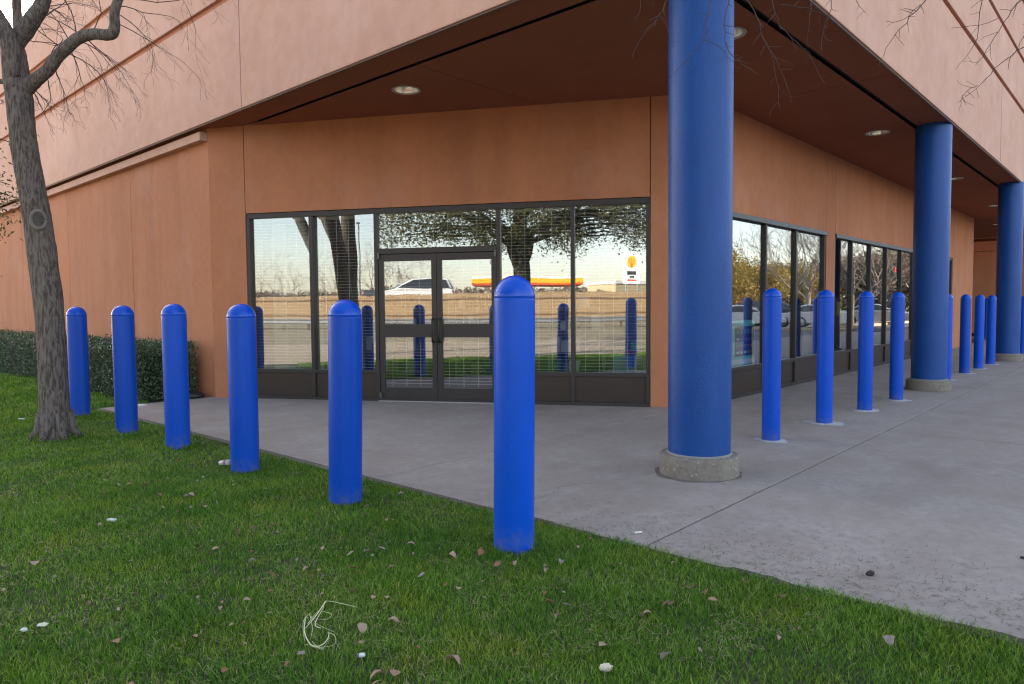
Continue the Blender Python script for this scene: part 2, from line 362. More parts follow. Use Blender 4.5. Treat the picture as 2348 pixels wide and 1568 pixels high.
# ================================================================= BUILDING
BLD = empty('store_building', (5, 4.5, 0)); BLD.location = (0, 0, 0)
tag(BLD, 'terracotta stucco store building with deep soffit, angled entrance wall and dark framed glass', 'building')
ZS = 4.10
A2 = Vector((5.0, 10.75)); B2 = Vector((8.24, 5.03)); T2 = (B2 - A2).normalized(); N2 = Vector((T2.y, -T2.x))
if N2.x > 0: N2 = -N2
def ch(s, d, z):   # along, outward, up on the angled wall
    p = A2 + T2 * s + N2 * d; return (p.x, p.y, z)
SE = 7.19          # where the angled wall meets the right wall
def quadbox(mb, s0, d0, z0, s1, d1, z1): mb.box(s0, d0, z0, s1, d1, z1, fn=ch)
G = .006
# left wall: panels with joints
mb = MB()
ys = [10.753, 13.9, 17.5, 21.1, 25, 30, 38, 60]
for a, b_ in zip(ys, ys[1:]): mb.box(5.0, a + (G if a > 11 else 0), -.02, 5.28, b_ - G, 8.2 if False else ZS + .05)
mb.build('wall', STUCCO, BLD)
# angled entrance wall
o0, o1 = .60, 6.60    # opening
mb = MB()
quadbox(mb, 0.002, -.28, -.02, o0 - G, 0, ZS + .05)
quadbox(mb, o0 + G, -.28, 2.80, o1 - G, 0, ZS + .05)
quadbox(mb, o1 + G, -.28, -.02, SE - .002, 0, ZS + .05)
w2 = mb.build('wall', STUCCO, BLD)
mb = MB(); quadbox(mb, .35, -.2, 2.9, .8, -.03, ZS + .04); quadbox(mb, 6.5, -.2, 2.9, 6.7, -.03, ZS + .04); quadbox(mb, .45, -.2, -.02, .598, -.03, 2.9)
mb.box(5.05, 10.8, 0, 5.2, 50, ZS + .04); mb.build('joint_backing', DARKGAP, BLD)
# right wall y=4.5 facing -Y
WX = [(9.0, 13.50), (13.97, 19.90)]; DX = (23.2, 24.3)
mb = MB()
def rw(x0, x1, z0, z1): mb.box(x0, 4.5, z0, x1, 4.78, z1)
cx = ch(SE, 0, 0)[0]
rw(cx + .003, 9.0, -.02, ZS + .05); rw(9.0 + .0, 13.49, 2.68, ZS + .05); rw(13.502, 13.968, -.02, ZS + .05); rw(13.98, 19.9, 2.68, ZS + .05)
rw(19.912, 23.2, -.02, ZS + .05); rw(23.2, 24.3, 2.68, ZS + .05); rw(24.3, 27.4, -.02, ZS + .05)
mb.box(27.12, 4.782, -.02, 27.4, 9, ZS + .05)
mb.build('wall', STUCCO, BLD)
# fascia, three tiers with recessed reveals
ZT = 7.9
def tier(mb, x, y, z0, z1, th=.22):
    mb.add([(x, y, z0), (x, 60, z0), (x + th, 60, z0), (x + th, y + th, z0), (36, y + th, z0), (36, y, z0),
            (x, y, z1), (x, 60, z1), (x + th, 60, z1), (x + th, y + th, z1), (36, y + th, z1), (36, y, z1)],
           [(0, 1, 7, 6), (1, 2, 8, 7), (2, 3, 9, 8), (3, 4, 10, 9), (4, 5, 11, 10), (5, 0, 6, 11), (6, 7, 8, 9), (6, 9, 10, 11), (3, 2, 1, 0), (5, 4, 3, 0)])
FX, FY = 4.79, 2.35
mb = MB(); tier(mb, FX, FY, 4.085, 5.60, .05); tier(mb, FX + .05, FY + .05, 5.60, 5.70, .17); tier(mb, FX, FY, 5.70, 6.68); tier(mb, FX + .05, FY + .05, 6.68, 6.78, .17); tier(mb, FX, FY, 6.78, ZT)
fo = mb.build('fascia', FASCIA_LIT, BLD)
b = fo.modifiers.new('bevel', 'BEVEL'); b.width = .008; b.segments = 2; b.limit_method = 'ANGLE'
REVEAL = mat('reveal_band', (.42, .15, .075), .85, var=(3, .4, (.36, .13, .065)))  # recess bands coloured darker and redder than the tiers
mb = MB(); tier(mb, FX + .047, FY + .047, 5.604, 5.696, .1); tier(mb, FX + .047, FY + .047, 6.684, 6.776, .1); mb.build('reveal', REVEAL, BLD)
# vertical joint in the left fascia: thin reveal bead
BEAD = mat('joint_bead', (.2, .105, .08), .8)
for y in (9.28, 20.5, 31.7): mb = MB(); mb.box(FX - .0025, y - .006, 4.1, FX + .02, y + .006, 5.59); mb.build('joint_bead', BEAD, BLD)
for x in (16.8, 28): mb = MB(); mb.box(x - .006, FY - .0025, 4.1, x + .006, FY + .02, 5.59); mb.build('joint_bead', BEAD, BLD)
mb = MB(); tier(mb, FX - .03, FY - .03, ZT + .001, ZT + .06, .4); mb.build('parapet_cap', mat('cap_metal', (.3, .18, .13), .5), BLD)
mb = MB(); mb.add([(FX + .2, 60, 7.4), (FX + .2, FY + .2, 7.4), (35.9, FY + .2, 7.4), (35.9, 60, 7.4)], [(0, 3, 2, 1)]); mb.add([(60, 60, 8)], [])
mb.build('roof', mat('roof_membrane', (.4, .39, .37), .9), BLD)
mb = MB(); mb.box(5.3, 59.6, -.02, 36, 59.9, 7.8); mb.box(35.6, 9, -.02, 35.9, 59, 7.8); mb.box(35.7, FY + .23, 4.12, 35.94, 8.99, 7.8); mb.build('wall', STUCCO, BLD)
# drip lip along the fascia foot
mb = MB(); tier(mb, FX + .022, FY + .022, 4.072, 4.083, .02); mb.build('drip_edge', mat('drip_metal', (.17, .12, .1), .5), BLD)
# soffit panels with joints, holes for downlights
LIGHTS = [(5.85, 7.08), (12.50, 3.40), (6.90, 3.29), (18.3, 3.40), (24.2, 3.46), (30.0, 4.2)]
LR = .165
def panel(mb, poly, z, holes=()):
    loops = [[Vector((x, y, z)) for x, y in poly]]
    for (cx_, cy_) in holes: loops.append([Vector((cx_ + LR * math.cos(2 * math.pi * k / 28), cy_ + LR * math.sin(2 * math.pi * k / 28), z)) for k in range(28)])
    tr = tessellate_polygon(loops); V = [v for lp in loops for v in lp]
    F = []
    for t in tr:
        a, b_, c = [V[i] for i in t]; nn = (b_ - a).cross(c - a); F.append(tuple(t) if nn.z < 0 else (t[0], t[2], t[1]))
    mb.add(V, F)
g = .004; mb = MB()
def cxy(s): p = A2 + T2 * s + N2 * -.02; return (p.x, p.y)
def chx(y): t = (A2.y - y) / -T2.y; return A2.x + T2.x * t + .02
gi = .0
panel(mb, [(5.36, 6.28 + g), (chx(6.28 + g), 6.28 + g), (chx(10.06), 10.06)], ZS, [LIGHTS[0]]) if False else None
panel(mb, [(5.35, 6.28 + g), (chx(6.28), 6.28 + g), (5.35, 10.14)], ZS, [LIGHTS[0]])
panel(mb, [(5.35, 2.90), (9.5 - g, 2.90), (9.5 - g, 4.52), (8.51, 4.52), (chx(6.28), 6.28 - g), (5.35, 6.28 - g)], ZS, [LIGHTS[2]])
xs = [9.5, 16.8, 21.5, 27.5]
for a, b_ in zip(xs, xs[1:]): panel(mb, [(a + g, 2.90), (b_ - g, 2.90), (b_ - g, 4.52), (a + g, 4.52)], ZS, [L for L in LIGHTS[1:] if a < L[0] < b_])
panel(mb, [(27.5 + g, 2.90), (35.95, 2.90), (35.95, 9), (27.5 + g, 9)], ZS, [LIGHTS[5]])
panel(mb, [(FX + .052, 9.9 if False else 2.83), (5.29, 2.83), (5.29, 10.25), (5.02, 10.72), (5.02, 60), (FX + .052, 60)], ZS)
panel(mb, [(FX + .052, FY + .052), (9.5 - g, FY + .052), (9.5 - g, 2.83 - .001), (FX + .052, 2.83 - .001)], ZS)
for a, b_ in zip([9.5, 16.8, 24, 30], [16.8, 24, 30, 36]): panel(mb, [(a + g, FY + .052), (b_ - g, FY + .052), (b_ - g, 2.83), (a + g, 2.83)], ZS)
mb.build('soffit', SOFFIT_SHADED, BLD)
mb = MB(); 
mb.box(5.28, 2.82, ZS + .05, 36, 2.91, ZS + .08); mb.box(5.28, 2.92, ZS + .05, 5.36, 10.3, ZS + .08)
mb.box(5.37, 6.2, ZS + .03, 7.6, 6.34, ZS + .045)
for x in (9.5, 16.8, 21.5, 27.5): mb.box(x - .03, 2.92, ZS + .03, x + .03, 4.6, ZS + .045)
mb.build('soffit_groove', DARKGAP, BLD)
mb = MB(); mb.box(35.95, FY, 3.95, 36.0, 9, 4.084); mb.build('soffit_end_beam', SOFFIT_SHADED, BLD)
# ledge box under the fascia on the left wall
mb = MB(); mb.box(4.885, 10.78, 3.915, 5.0, 59, 4.045); mb.build('ledge', FASCIA_LIT, BLD, bevel=.008)
# far wing wall
WING = mb = MB(); mb.box(37.6, 2.6, -.02, 50, 20, 3.62); mb.box(37.6, 2.6, 3.64, 50, 20, 8.2); wg = mb.build('wing_wall', STUCCO, BLD)
mb = MB(); mb.box(37.7, 2.7, 3.5, 49, 19, 3.8); mb.build('joint_backing', DARKGAP, BLD)
# inside
mb = MB(); mb.add([(cx + .1, 4.8, .004), (27, 4.8, .004), (27, 16, .004), (5.4, 16, .004), (5.4, 10.9, .004)], [(0, 1, 2, 3, 4)]); mb.build('floor', INFLOOR, BLD)
mb = MB(); mb.add([(cx + .1, 4.8, 3.0), (27, 4.8, 3.0), (27, 16, 3.0), (5.4, 16, 3.0), (5.4, 10.9, 3.0)], [(4, 3, 2, 1, 0)]); mb.build('ceiling', INCEIL, BLD)
mb = MB(); mb.box(5.3, 15.2, 0, 27, 15.4, 3.0); mb.box(26.9, 5, 0, 27.05, 15.2, 3.0); mb.box(14.02, 5.1, 0, 14.25, 9.5, 3.0); mb.box(5.45, 10.9, 0, 5.6, 15.2, 3.0); mb.box(16.3, 6.1, 0, 17.6, 6.4, 3.0); mb.build('inner_wall', INWALL, BLD)

# --- windows on the angled wall (frame > panes, kick panels)
def storefront(name, spans, z_top, z_sill, z_kick0, fn, fw=.05, dep=.12, kick=True, glass=GLASS, blank=(), tilt=None):
    s0, s1 = spans[0], spans[-1]
    mb = MB(); Bx = lambda a, b_, c, d, e, f: mb.box(a, b_, c, d, e, f, fn=fn)
    Bx(s0, -dep, z_top - .075, s1, -.02, z_top)                       # head
    Bx(s0, -dep, .0, s1, .012, .045)                                # foot
    for i, s in enumerate(spans):
        a = s - (0 if i == 0 else fw / 2 if i < len(spans) - 1 else fw); b_ = a + fw
        Bx(a, -dep, .0452, b_, -.012, z_top - .0752)
    for i in range(len(spans) - 1):
        if i in blank: continue
        a = spans[i] + (fw if i == 0 else fw / 2) + .0003; b_ = spans[i + 1] - (fw if i == len(spans) - 2 else fw / 2) - .0003
        Bx(a, -dep + .01, z_sill - .055, b_, -.016, z_sill)
    f = mb.build(name, FRAME, BLD, bevel=.003)
    for i in range(len(spans) - 1):
        if i in blank: continue
        a = spans[i] + fw * .45; b_ = spans[i + 1] - fw * .45
        tl_ = math.tan(R(tilt[i])) if tilt else 0; sm = (a + b_) / 2
        fn2 = (lambda s_, d_, z_, tl_=tl_, sm=sm: fn(s_, d_ + (s_ - sm) * tl_, z_))
        mb = MB(); mb.box(a, -.062, z_sill - .01, b_, -.056, z_top - .065, fn=fn2); mb.build('pane', glass, f)
        mb = MB(); mb.box(a, -.07, .03, b_, -.045, z_sill - .03, fn=fn); mb.build('kick_panel', KICK, f)
    return f
TLT = 1.0
SP = [.60, 1.66, 2.69, 4.52, 5.56, 6.60]
fr = storefront('storefront_window', SP, 2.795, .45, .05, ch, fw=.055, blank=(2,), tilt=[1.6, 3.4, 0, 0, 0])
# transom over the doors
mb = MB(); mb.box(2.72, -.12, 2.135, 4.49, -.008, 2.215, fn=ch); tr = mb.build('transom_window', FRAME, BLD, bevel=.003)
mb = MB(); mb.box(2.715, -.06, 2.205, 4.495, -.054, 2.73, fn=ch); mb.build('pane', GLASS, tr)
# doors
HINGE = mat('hinge_metal', (.12, .12, .12), .45, metal=.7)
def door(s0, s1, hs):
    mb = MB(); Bx = lambda a, c, d, f, o=.0: mb.box(a, -.07 + o, c, d, -.025 + o, f, fn=ch)
    st = .075
    Bx(s0, .01, s0 + st, 2.13); Bx(s1 - st, .01, s1, 2.13); Bx(s0 + st, 2.03, s1 - st, 2.13); Bx(s0 + st, .93, s1 - st, 1.12); Bx(s0 + st, .01, s1 - st, .20)
    d = mb.build('door', FRAME, BLD, bevel=.003)
    mb = MB(); mb.box(s0 + .07, -.05, .19, s1 - .07, -.045, .94, fn=ch); mb.box(s0 + .07, -.05, 1.11, s1 - .07, -.045, 2.04, fn=ch); mb.build('pane', GLASS, d)
    mb = MB(); P = [ch(hs, -.02, .86), ch(hs, .045, .87), ch(hs, .05, .92), ch(hs, .05, 1.14), ch(hs, .045, 1.19), ch(hs, -.02, 1.2)]; mb.tube(P, .013, 8)
    mb.build('handle', mat('handle_metal', (.03, .028, .028), .35, metal=.6), d, smooth=True)
    mb = MB(); hx = s0 + .012 if hs > (s0 + s1) / 2 else s1 - .012
    for z in (.03, 2.06): mb = MB(); mb.box(hx - .015, -.024, z, hx + .015, .01, z + .09, fn=ch); mb.build('hinge', HINGE, d, bevel=.003)
    return d
door(2.722, 3.602, 3.555); door(3.608, 4.488, 3.655)
mb = MB(); mb.box(2.72, -.02, .0, 4.49, .05, .012, fn=ch); mb.build('threshold', STEEL, BLD)
# --- right wall windows
def ry(s, d, z): return (s, 4.5 - d, z)
f1 = storefront('storefront_window', [9.0, 9.62, 10.86, 12.1, 13.50], 2.675, .45, .05, ry, fw=.06, glass=GLASS2)
f2 = storefront('storefront_window', [13.97, 15.05, 16.28, 17.48, 18.7, 19.90], 2.675, .45, .05, ry, fw=.06, glass=GLASS2)
f3 = storefront('service_door', [23.2, 24.3], 2.675, .12, .05, ry, fw=.08, glass=GLASS2)
mb = MB(); mb.box(9.0, 4.47, 2.60, 13.5, 4.497, 2.672); mb.build('head_flashing', SILL, BLD, bevel=.003)
mb = MB(); mb.box(13.98, 4.47, 2.60, 19.9, 4.497, 2.672); mb.build('head_flashing', SILL, BLD, bevel=.003)

# ================================================================= COLUMNS
def make_column():
    r = empty('column'); tag(r, 'x', 'column')
    mb = MB(); mb.lathe([(.247, .15), (.248, .6), (.249, 1.6), (.250, 3.0), (.250, ZS - .002)], 64); sh = mb.build('shaft', COLBLUE, r); shade_auto(sh, 50)
    mb = MB(); mb.lathe([(.315, -.01), (.315, .145), (.307, .158), (.292, .164), (.2, .166)], 64); bs = mb.build('base', BASEC, r); shade_auto(bs, 50)
    mb = MB(); mb.lathe([(.262, .160), (.259, .174), (.247, .178)], 48, cap=False); shade_auto(mb.build('caulk_bead', mat('grey_caulk', (.2, .2, .19), .8), r), 60)
    return r
c1 = make_column(); c1.location = (5.252, 2.728, 0); c1['label'] = 'nearest thick round blue column on a speckled concrete base under the roof corner'
c1['group'] = 'blue columns along the soffit'
dup(c1, (12.65, 2.64, 0), .7, 'second blue column, between the two runs of bollards in front of the far windows', 'blue columns along the soffit')
dup(c1, (19.98, 2.57, 0), 1.9, 'farthest blue column, cut off by the right edge of the picture', 'blue columns along the soffit')
GRIME = mat('grime', (.11, .095, .082), .95, var=[(9, .8, (.2, .18, .165)), (40, .5, (.08, .07, .06))])
def grime(parent, seed):
    rr = random.Random(seed); n = 64; V = []; F = []; ph = [rr.uniform(0, 6.3) for _ in range(4)]
    for k in range(n):
        a = 2 * math.pi * k / n; r1 = .325 + max(0, .02 + .022 * math.sin(a + ph[0]) + .012 * math.sin(3 * a + ph[1]) + .008 * math.sin(9 * a + ph[2]) + rr.uniform(-.004, .004))
        V += [(.30 * math.cos(a), .30 * math.sin(a), .0016), (r1 * math.cos(a), r1 * math.sin(a), .0013)]
    for k in range(n): j = (k + 1) % n; F.append((2 * k, 2 * k + 1, 2 * j + 1, 2 * j))
    return obj('grime_ring', V, F, GRIME, parent)
for i_, c_ in enumerate([o for o in COL.objects if o.name.startswith('column') and o.type == 'EMPTY']): grime(c_, i_)
# downlights
def make_light():
    r = empty('downlight'); tag(r, 'x', 'ceiling light')
    mb = MB(); n = 32
    mb.lathe([(LR + .02, ZS - .004), (LR + .02, ZS - .010), (LR - .006, ZS - .010), (LR - .012, ZS - .002)], n, cap=False)
    shade_auto(mb.build('trim_ring', mat('ring_white', (.45, .44, .42), .4), r, xf=lambda x, y, z: (x, y, z - ZS)))
    mb = MB(); mb.lathe([(LR - .012, 0), (LR - .02, .05), (LR - .04, .11), (LR - .07, .16), (.03, .17)], n, cap=False)
    shade_auto(mb.build('reflector', mat('spun_reflector', (.9, .88, .84), .22, metal=.9, bump=(30, .3, .01)), r), 60)
    mb = MB(); mb.lathe([(.001, .06), (.03, .065), (.04, .09), (.03, .13), (.02, .17)], 16); mb.build('lamp_bulb', mat('frosted_bulb', (.8, .78, .72), .4), r, smooth=True)
    return r
LL = ['round recessed ceiling light above the glass doors, the largest in view', 'round recessed ceiling light in front of the second column', 'round recessed ceiling light half hidden beside the nearest column',
      'faint round ceiling light just right of the second column', 'small bright ceiling light left of the farthest column', 'smallest, farthest and lowest ceiling light near the end of the soffit']
l0 = make_light()
for i, (x, y) in enumerate(LIGHTS):
    o = l0 if i == 0 else dup(l0, (0, 0, 0)); o.location = (x, y, ZS); o['label'] = LL[i]; o['group'] = 'recessed lights in the soffit'

# ================================================================= BOLLARDS
def make_bollard(r, H, dome=1.0):
    root = empty('bollard'); tag(root, 'x', 'bollard')
    zc = H - r * dome
    mb = MB(); mb.lathe([(r, -.1), (r, .0), (r * .998, .3), (r, .7), (r, zc - .012), (r, zc - .002), (r - .0025, zc)], 48); shade_auto(mb.build('sleeve', BOLL, root), 60)
    mb = MB(); mb.lathe([(r - .002, zc - .002), (r - .002, zc + .003)], 48, cap=False); mb.build('seam', SEAM, root)
    prof = [(r - .0025, zc + .001), (r - .0002, zc + .003)]
    for k in range(1, 15):
        a = math.pi / 2 * k / 15; prof.append((r * math.cos(a), zc + .003 + (r * dome - .003) * math.sin(a)))
    prof.append((.001, H)); mb = MB(); mb.lathe(prof, 48); shade_auto(mb.build('cap', BCAP, root), 60)
    return root
LB = [(2.962, 2.690, 1.535, 0, 0, 'tallest and nearest blue bollard, on the lawn in front of the right-hand door'),
      (2.883, 4.229, 1.42, 0, 0, 'blue bollard on the lawn in front of the left-hand door, second nearest'),
      (2.89, 5.70, 1.405, .3, 0, 'blue bollard on the lawn with a crushed cup lying at its left foot'),
      (2.983, 7.268, 1.42, .6, 0, 'leaning blue bollard on the lawn in front of the right end of the hedge'),
      (2.99, 8.66, 1.415, 0, 0, 'blue bollard on the lawn, first one right of the bollard beside the tree'),
      (3.04, 10.43, 1.41, 0, 0, 'blue bollard partly behind the tree trunk, leftmost of all')]
b0 = make_bollard(.1165, 1.42, 1.02)
for i, (x, y, H, lx, ly, lb) in enumerate(LB):
    o = b0 if i == 0 else dup(b0, (0, 0, 0)); o.location = (x, y, 0.0); o.scale = (1, 1, H / 1.42); o.rotation_euler = (0, 0, i * .9)
    o['label'] = lb; o['group'] = 'blue bollards in a row on the lawn'
# small leans as in the photo (the tops tip away to the left)
def lean(o, deg): 
    ax = Vector((cf.x, cf.y, 0)).normalized(); o.rotation_mode = 'QUATERNION'
    from mathutils import Quaternion
    o.rotation_quaternion = Quaternion(ax, R(-deg)) @ Quaternion((0, 0, 1), o.rotation_euler.z)
LBO = [b0] + [o for o in COL.objects if o.name.startswith('bollard.')]
for o, dg in zip(LBO, (-.6, -1.0, 0, .1, .1, 0)): lean(o, dg)
RB = [(6.98, 2.84, 'blue bollard on the concrete, the first one right of the nearest column'),
      (8.37, 2.79, 'blue bollard on the concrete in a pale grout ring, second from the nearest column'),
      (9.72, 2.74, 'blue bollard on the concrete in front of the narrow windows, third from the nearest column'),
      (11.03, 2.70, 'blue bollard on the concrete just left of the second column, in a pale ring'),
      (14.40, 2.74, 'blue bollard mostly hidden behind the right edge of the second column'),
      (15.93, 2.72, 'blue bollard on the concrete, first standing free beyond the second column'),
      (17.25, 2.70, 'blue bollard on the concrete, middle one of three between second and farthest column'),
      (18.60, 2.69, 'blue bollard on the concrete just left of the farthest column'),
      (32.0, 4.80, 'distant small blue bollard seen between two nearer bollards'),
      (31.1, 4.30, 'distant small blue bollard peeping out left of the farthest column'),
      (22.8, 2.60, 'blue bollard cut by the right edge beyond the farthest column')]
r0 = make_bollard(.0885, 1.52, 1.0)
GROUT = mat('pale_grout', (.42, .42, .43), .95, var=[(14, .6, (.30, .29, .285)), (60, .5, (.5, .5, .5))], bump=(80, .6, .004))
def grout(parent, seed, big):
    rr = random.Random(seed); n = 40; ph = [rr.uniform(0, 6.3) for _ in range(4)]
    def rad(a): return .20 + .03 * math.sin(2 * a + ph[0]) + .018 * math.sin(5 * a + ph[1]) + .012 * math.sin(11 * a + ph[2])
    V = []; F = []
    for k in range(n):
        a = 2 * math.pi * k / n; V.append((.08 * math.cos(a), .08 * math.sin(a), .008)); V.append(((rad(a) - .05) * math.cos(a) * big, (rad(a) - .05) * math.sin(a) * big, .005)); V.append((rad(a) * big * math.cos(a), rad(a) * big * math.sin(a), .0012))
    for k in range(n):
        j = (k + 1) % n
        for q in (0, 1): F.append((k * 3 + q, k * 3 + q + 1, j * 3 + q + 1, j * 3 + q))
    return obj('grout_ring', V, F, GROUT, parent, smooth=True)
RBO = []
for i, (x, y, lb) in enumerate(RB):
    o = r0 if i == 0 else dup(r0, (0, 0, 0)); o.location = (x, y, 0); o.rotation_euler = (0, 0, i * 1.3); o['label'] = lb; o['group'] = 'blue bollards in a row on the concrete'; RBO.append(o)
for i, o in enumerate(RBO): grout(o, i, [.75, .95, .95, .95, .8, .9, .9, .9, .8, .8, .8][i])

# ================================================================= BRANCHES AND TREES
def grow(mb, ends, p, d, L, r, lvl, maxl, rr, spread=.6, up=.1, nseg=4, shrink=.72, droop=0, minr=.002, nch=(2, 3), sides=None):
    pts = [p]; rad = [r]; q = Vector(p); dd = Vector(d).normalized()
    for k in range(nseg):
        dd = (dd + Vector((rr.gauss(0, .16), rr.gauss(0, .16), rr.gauss(0, .12) + up * .15 - droop))).normalized()
        q = q + dd * (L / nseg); pts.append(q.copy()); rad.append(max(minr, r * (1 - (1 - .62) * (k + 1) / nseg)))
    sd = sides[min(lvl, len(sides) - 1)] if sides else max(3, 7 - lvl)
    mb.tube(pts, rad, sd)
    if lvl >= maxl: ends.append((pts[-1], dd)); return
    nc = rr.randint(*nch)
    for k in range(nc):
        i = nseg if k == 0 else rr.randint(1, nseg)
        base = pts[i]; a = Vector((rr.gauss(0, 1), rr.gauss(0, 1), rr.gauss(0, 1))); a = (a - dd * a.dot(dd)).normalized()
        nd = (dd + a * (spread * rr.uniform(.6, 1.3) * (.6 if k == 0 else 1))).normalized()
        grow(mb, ends, base, nd, L * shrink * rr.uniform(.8, 1.15), rad[i] * (.85 if k == 0 else .6), lvl + 1, maxl, rr, spread, up, nseg, shrink, droop, minr, nch, sides)
def leaf_mesh(name, centers, per, sprd, size, material, parent, seed=1, flat=.0):
    g_ = np.random.default_rng(seed); C = np.repeat(np.array(centers, float), per, axis=0); n = len(C)
    C = C + g_.normal(0, sprd, (n, 3)); a = g_.normal(0, 1, (n, 3)); a[:, 2] *= (1 - flat); a /= np.linalg.norm(a, axis=1)[:, None]
    b_ = g_.normal(0, 1, (n, 3)); b_ -= a * (a * b_).sum(1)[:, None]; b_ /= np.linalg.norm(b_, axis=1)[:, None]
    s = (size * g_.uniform(.6, 1.4, n))[:, None]; 
    V = np.stack([C - a * s, C - b_ * s * .42, C + a * s, C + b_ * s * .42], 1).reshape(-1, 3)
    return npmesh(name, V, np.arange(n * 4).reshape(-1, 4), material, parent)
def npmesh(name, V, F, material, parent=None, smooth=False):
    me = bpy.data.meshes.new(name); nv = len(V); nf, k = F.shape
    me.vertices.add(nv); me.vertices.foreach_set('co', np.ascontiguousarray(V, dtype=np.float32).ravel())
    me.loops.add(nf * k); me.loops.foreach_set('vertex_index', np.ascontiguousarray(F, dtype=np.int32).ravel())
    me.polygons.add(nf); me.polygons.foreach_set('loop_start', np.arange(0, nf * k, k, dtype=np.int32)); me.polygons.foreach_set('loop_total', np.full(nf, k, dtype=np.int32))
    me.update(calc_edges=True); me.materials.append(material)
    o = bpy.data.objects.new(name, me); COL.objects.link(o)
    if parent: o.parent = parent
    return o

def vnoise(x, y, s, seed):
    g_ = np.random.default_rng(seed); T = g_.random((64, 64)); u = x * s + 100; v = y * s + 100; i = np.floor(u).astype(int); j = np.floor(v).astype(int); fu = u - i; fv = v - j
    fu = fu * fu * (3 - 2 * fu); fv = fv * fv * (3 - 2 * fv)
    f = lambda a, b_: T[a % 64, b_ % 64]
    return (f(i, j) * (1 - fu) + f(i + 1, j) * fu) * (1 - fv) + (f(i, j + 1) * (1 - fu) + f(i + 1, j + 1) * fu) * fv
# --- the tree on the lawn at the left
TR = empty('lawn_tree', (2.37, 8.98, 0)); tag(TR, 'leaning bare tree with rough grey bark and oval pruning scar, at the left edge', 'tree')
TRI = Vector((-2.37, -8.98, 0))
SC = .00482
CC = Vector((0, 0, 1.36)); 
def px(x, y, D): return CC + (cr * ((x - 1173.5) / 1627.14) - cu * ((y - 784) / 1627.14) + cf) * D
TD = 7.84
def tl(x, y, dd=0): return px(x, y, TD + dd) + TRI
rr = random.Random(3)
def smoothpts(P, rad, sub=4):
    out = []; ro = []
    P = [Vector(p) for p in P]
    for i in range(len(P) - 1):
        p0 = P[max(i - 1, 0)]; p1 = P[i]; p2 = P[i + 1]; p3 = P[min(i + 2, len(P) - 1)]
        for k in range(sub):
            t = k / sub; out.append(.5 * ((2 * p1) + (p2 - p0) * t + (2 * p0 - 5 * p1 + 4 * p2 - p3) * t * t + (3 * p1 - p0 - 3 * p2 + p3) * t ** 3)); ro.append(rad[i] * (1 - t) + rad[i + 1] * t)
    out.append(P[-1]); ro.append(rad[-1]); return out, ro
main = [(129, 1022, 60), (128, 1003, 47), (127, 975, 40), (122, 880, 37), (118, 800, 36.5), (111, 700, 36.5), (98, 600, 37), (86, 507, 36), (72, 430, 34), (57, 350, 34), (51, 300, 32.5), (44, 230, 34), (38, 180, 34), (31, 125, 31), (27, 95, 25), (24, 75, 10)]
P, rad = smoothpts([tl(a, b_) for a, b_, c in main], [c * SC * .80 for a, b_, c in main], 6)
mb = MB(); mb.tube(P, rad, 28, wob=.06, seed=5)
for k in range(7):   # root flare
    a = k / 7 * 6.283 + .3; mb.tube([Vector((0, 0, .22)) + Vector((math.cos(a), math.sin(a), 0)) * .10, Vector((math.cos(a) * .17, math.sin(a) * .17, .03)), Vector((math.cos(a) * .27, math.sin(a) * .27, -.05))], [.085, .05, .02], 10, wob=.1, seed=k)
mb.build('trunk', BARK, TR, smooth=True)
limbs = [[(36, 175, 5), (27, 118, 18), (8, 70, 20), (-20, 20, 17), (-60, -60, 14), (-90, -180, 10)], [(36, 170, 5), (33, 112, 17), (55, 72, 19), (78, 40, 17), (98, 5, 15), (110, -60, 13), (90, -160, 9)],
         [(48, 215, 16), (66, 196, 17), (88, 178, 14), (110, 160, 13), (132, 130, 12.5), (152, 110, 13), (182, 86, 12.5), (215, 78, 12), (240, 80, 12), (258, 76, 12), (263, 55, 10.5), (262, 30, 10), (270, 0, 9.5), (285, -60, 8), (280, -150, 6)],
         [(30, 196, 8), (5, 187, 6), (-25, 182, 5), (-80, 150, 4)], [(44, 100, 12), (40, 40, 10), (38, 0, 9), (42, -60, 8), (30, -150, 6)]]
LP = []
for i, L in enumerate(limbs):
    P, rad = smoothpts([tl(a, b_, dd=(0 if i == 2 else .12 * (i - 1)) + (-.02 * k)) for k, (a, b_, c) in enumerate(L)], [c * SC for a, b_, c in L], 4)
    mb = MB(); mb.tube(P, rad, 16, wob=.07, seed=i); mb.build('limb', BARK, TR, smooth=True); LP.append((P, rad))
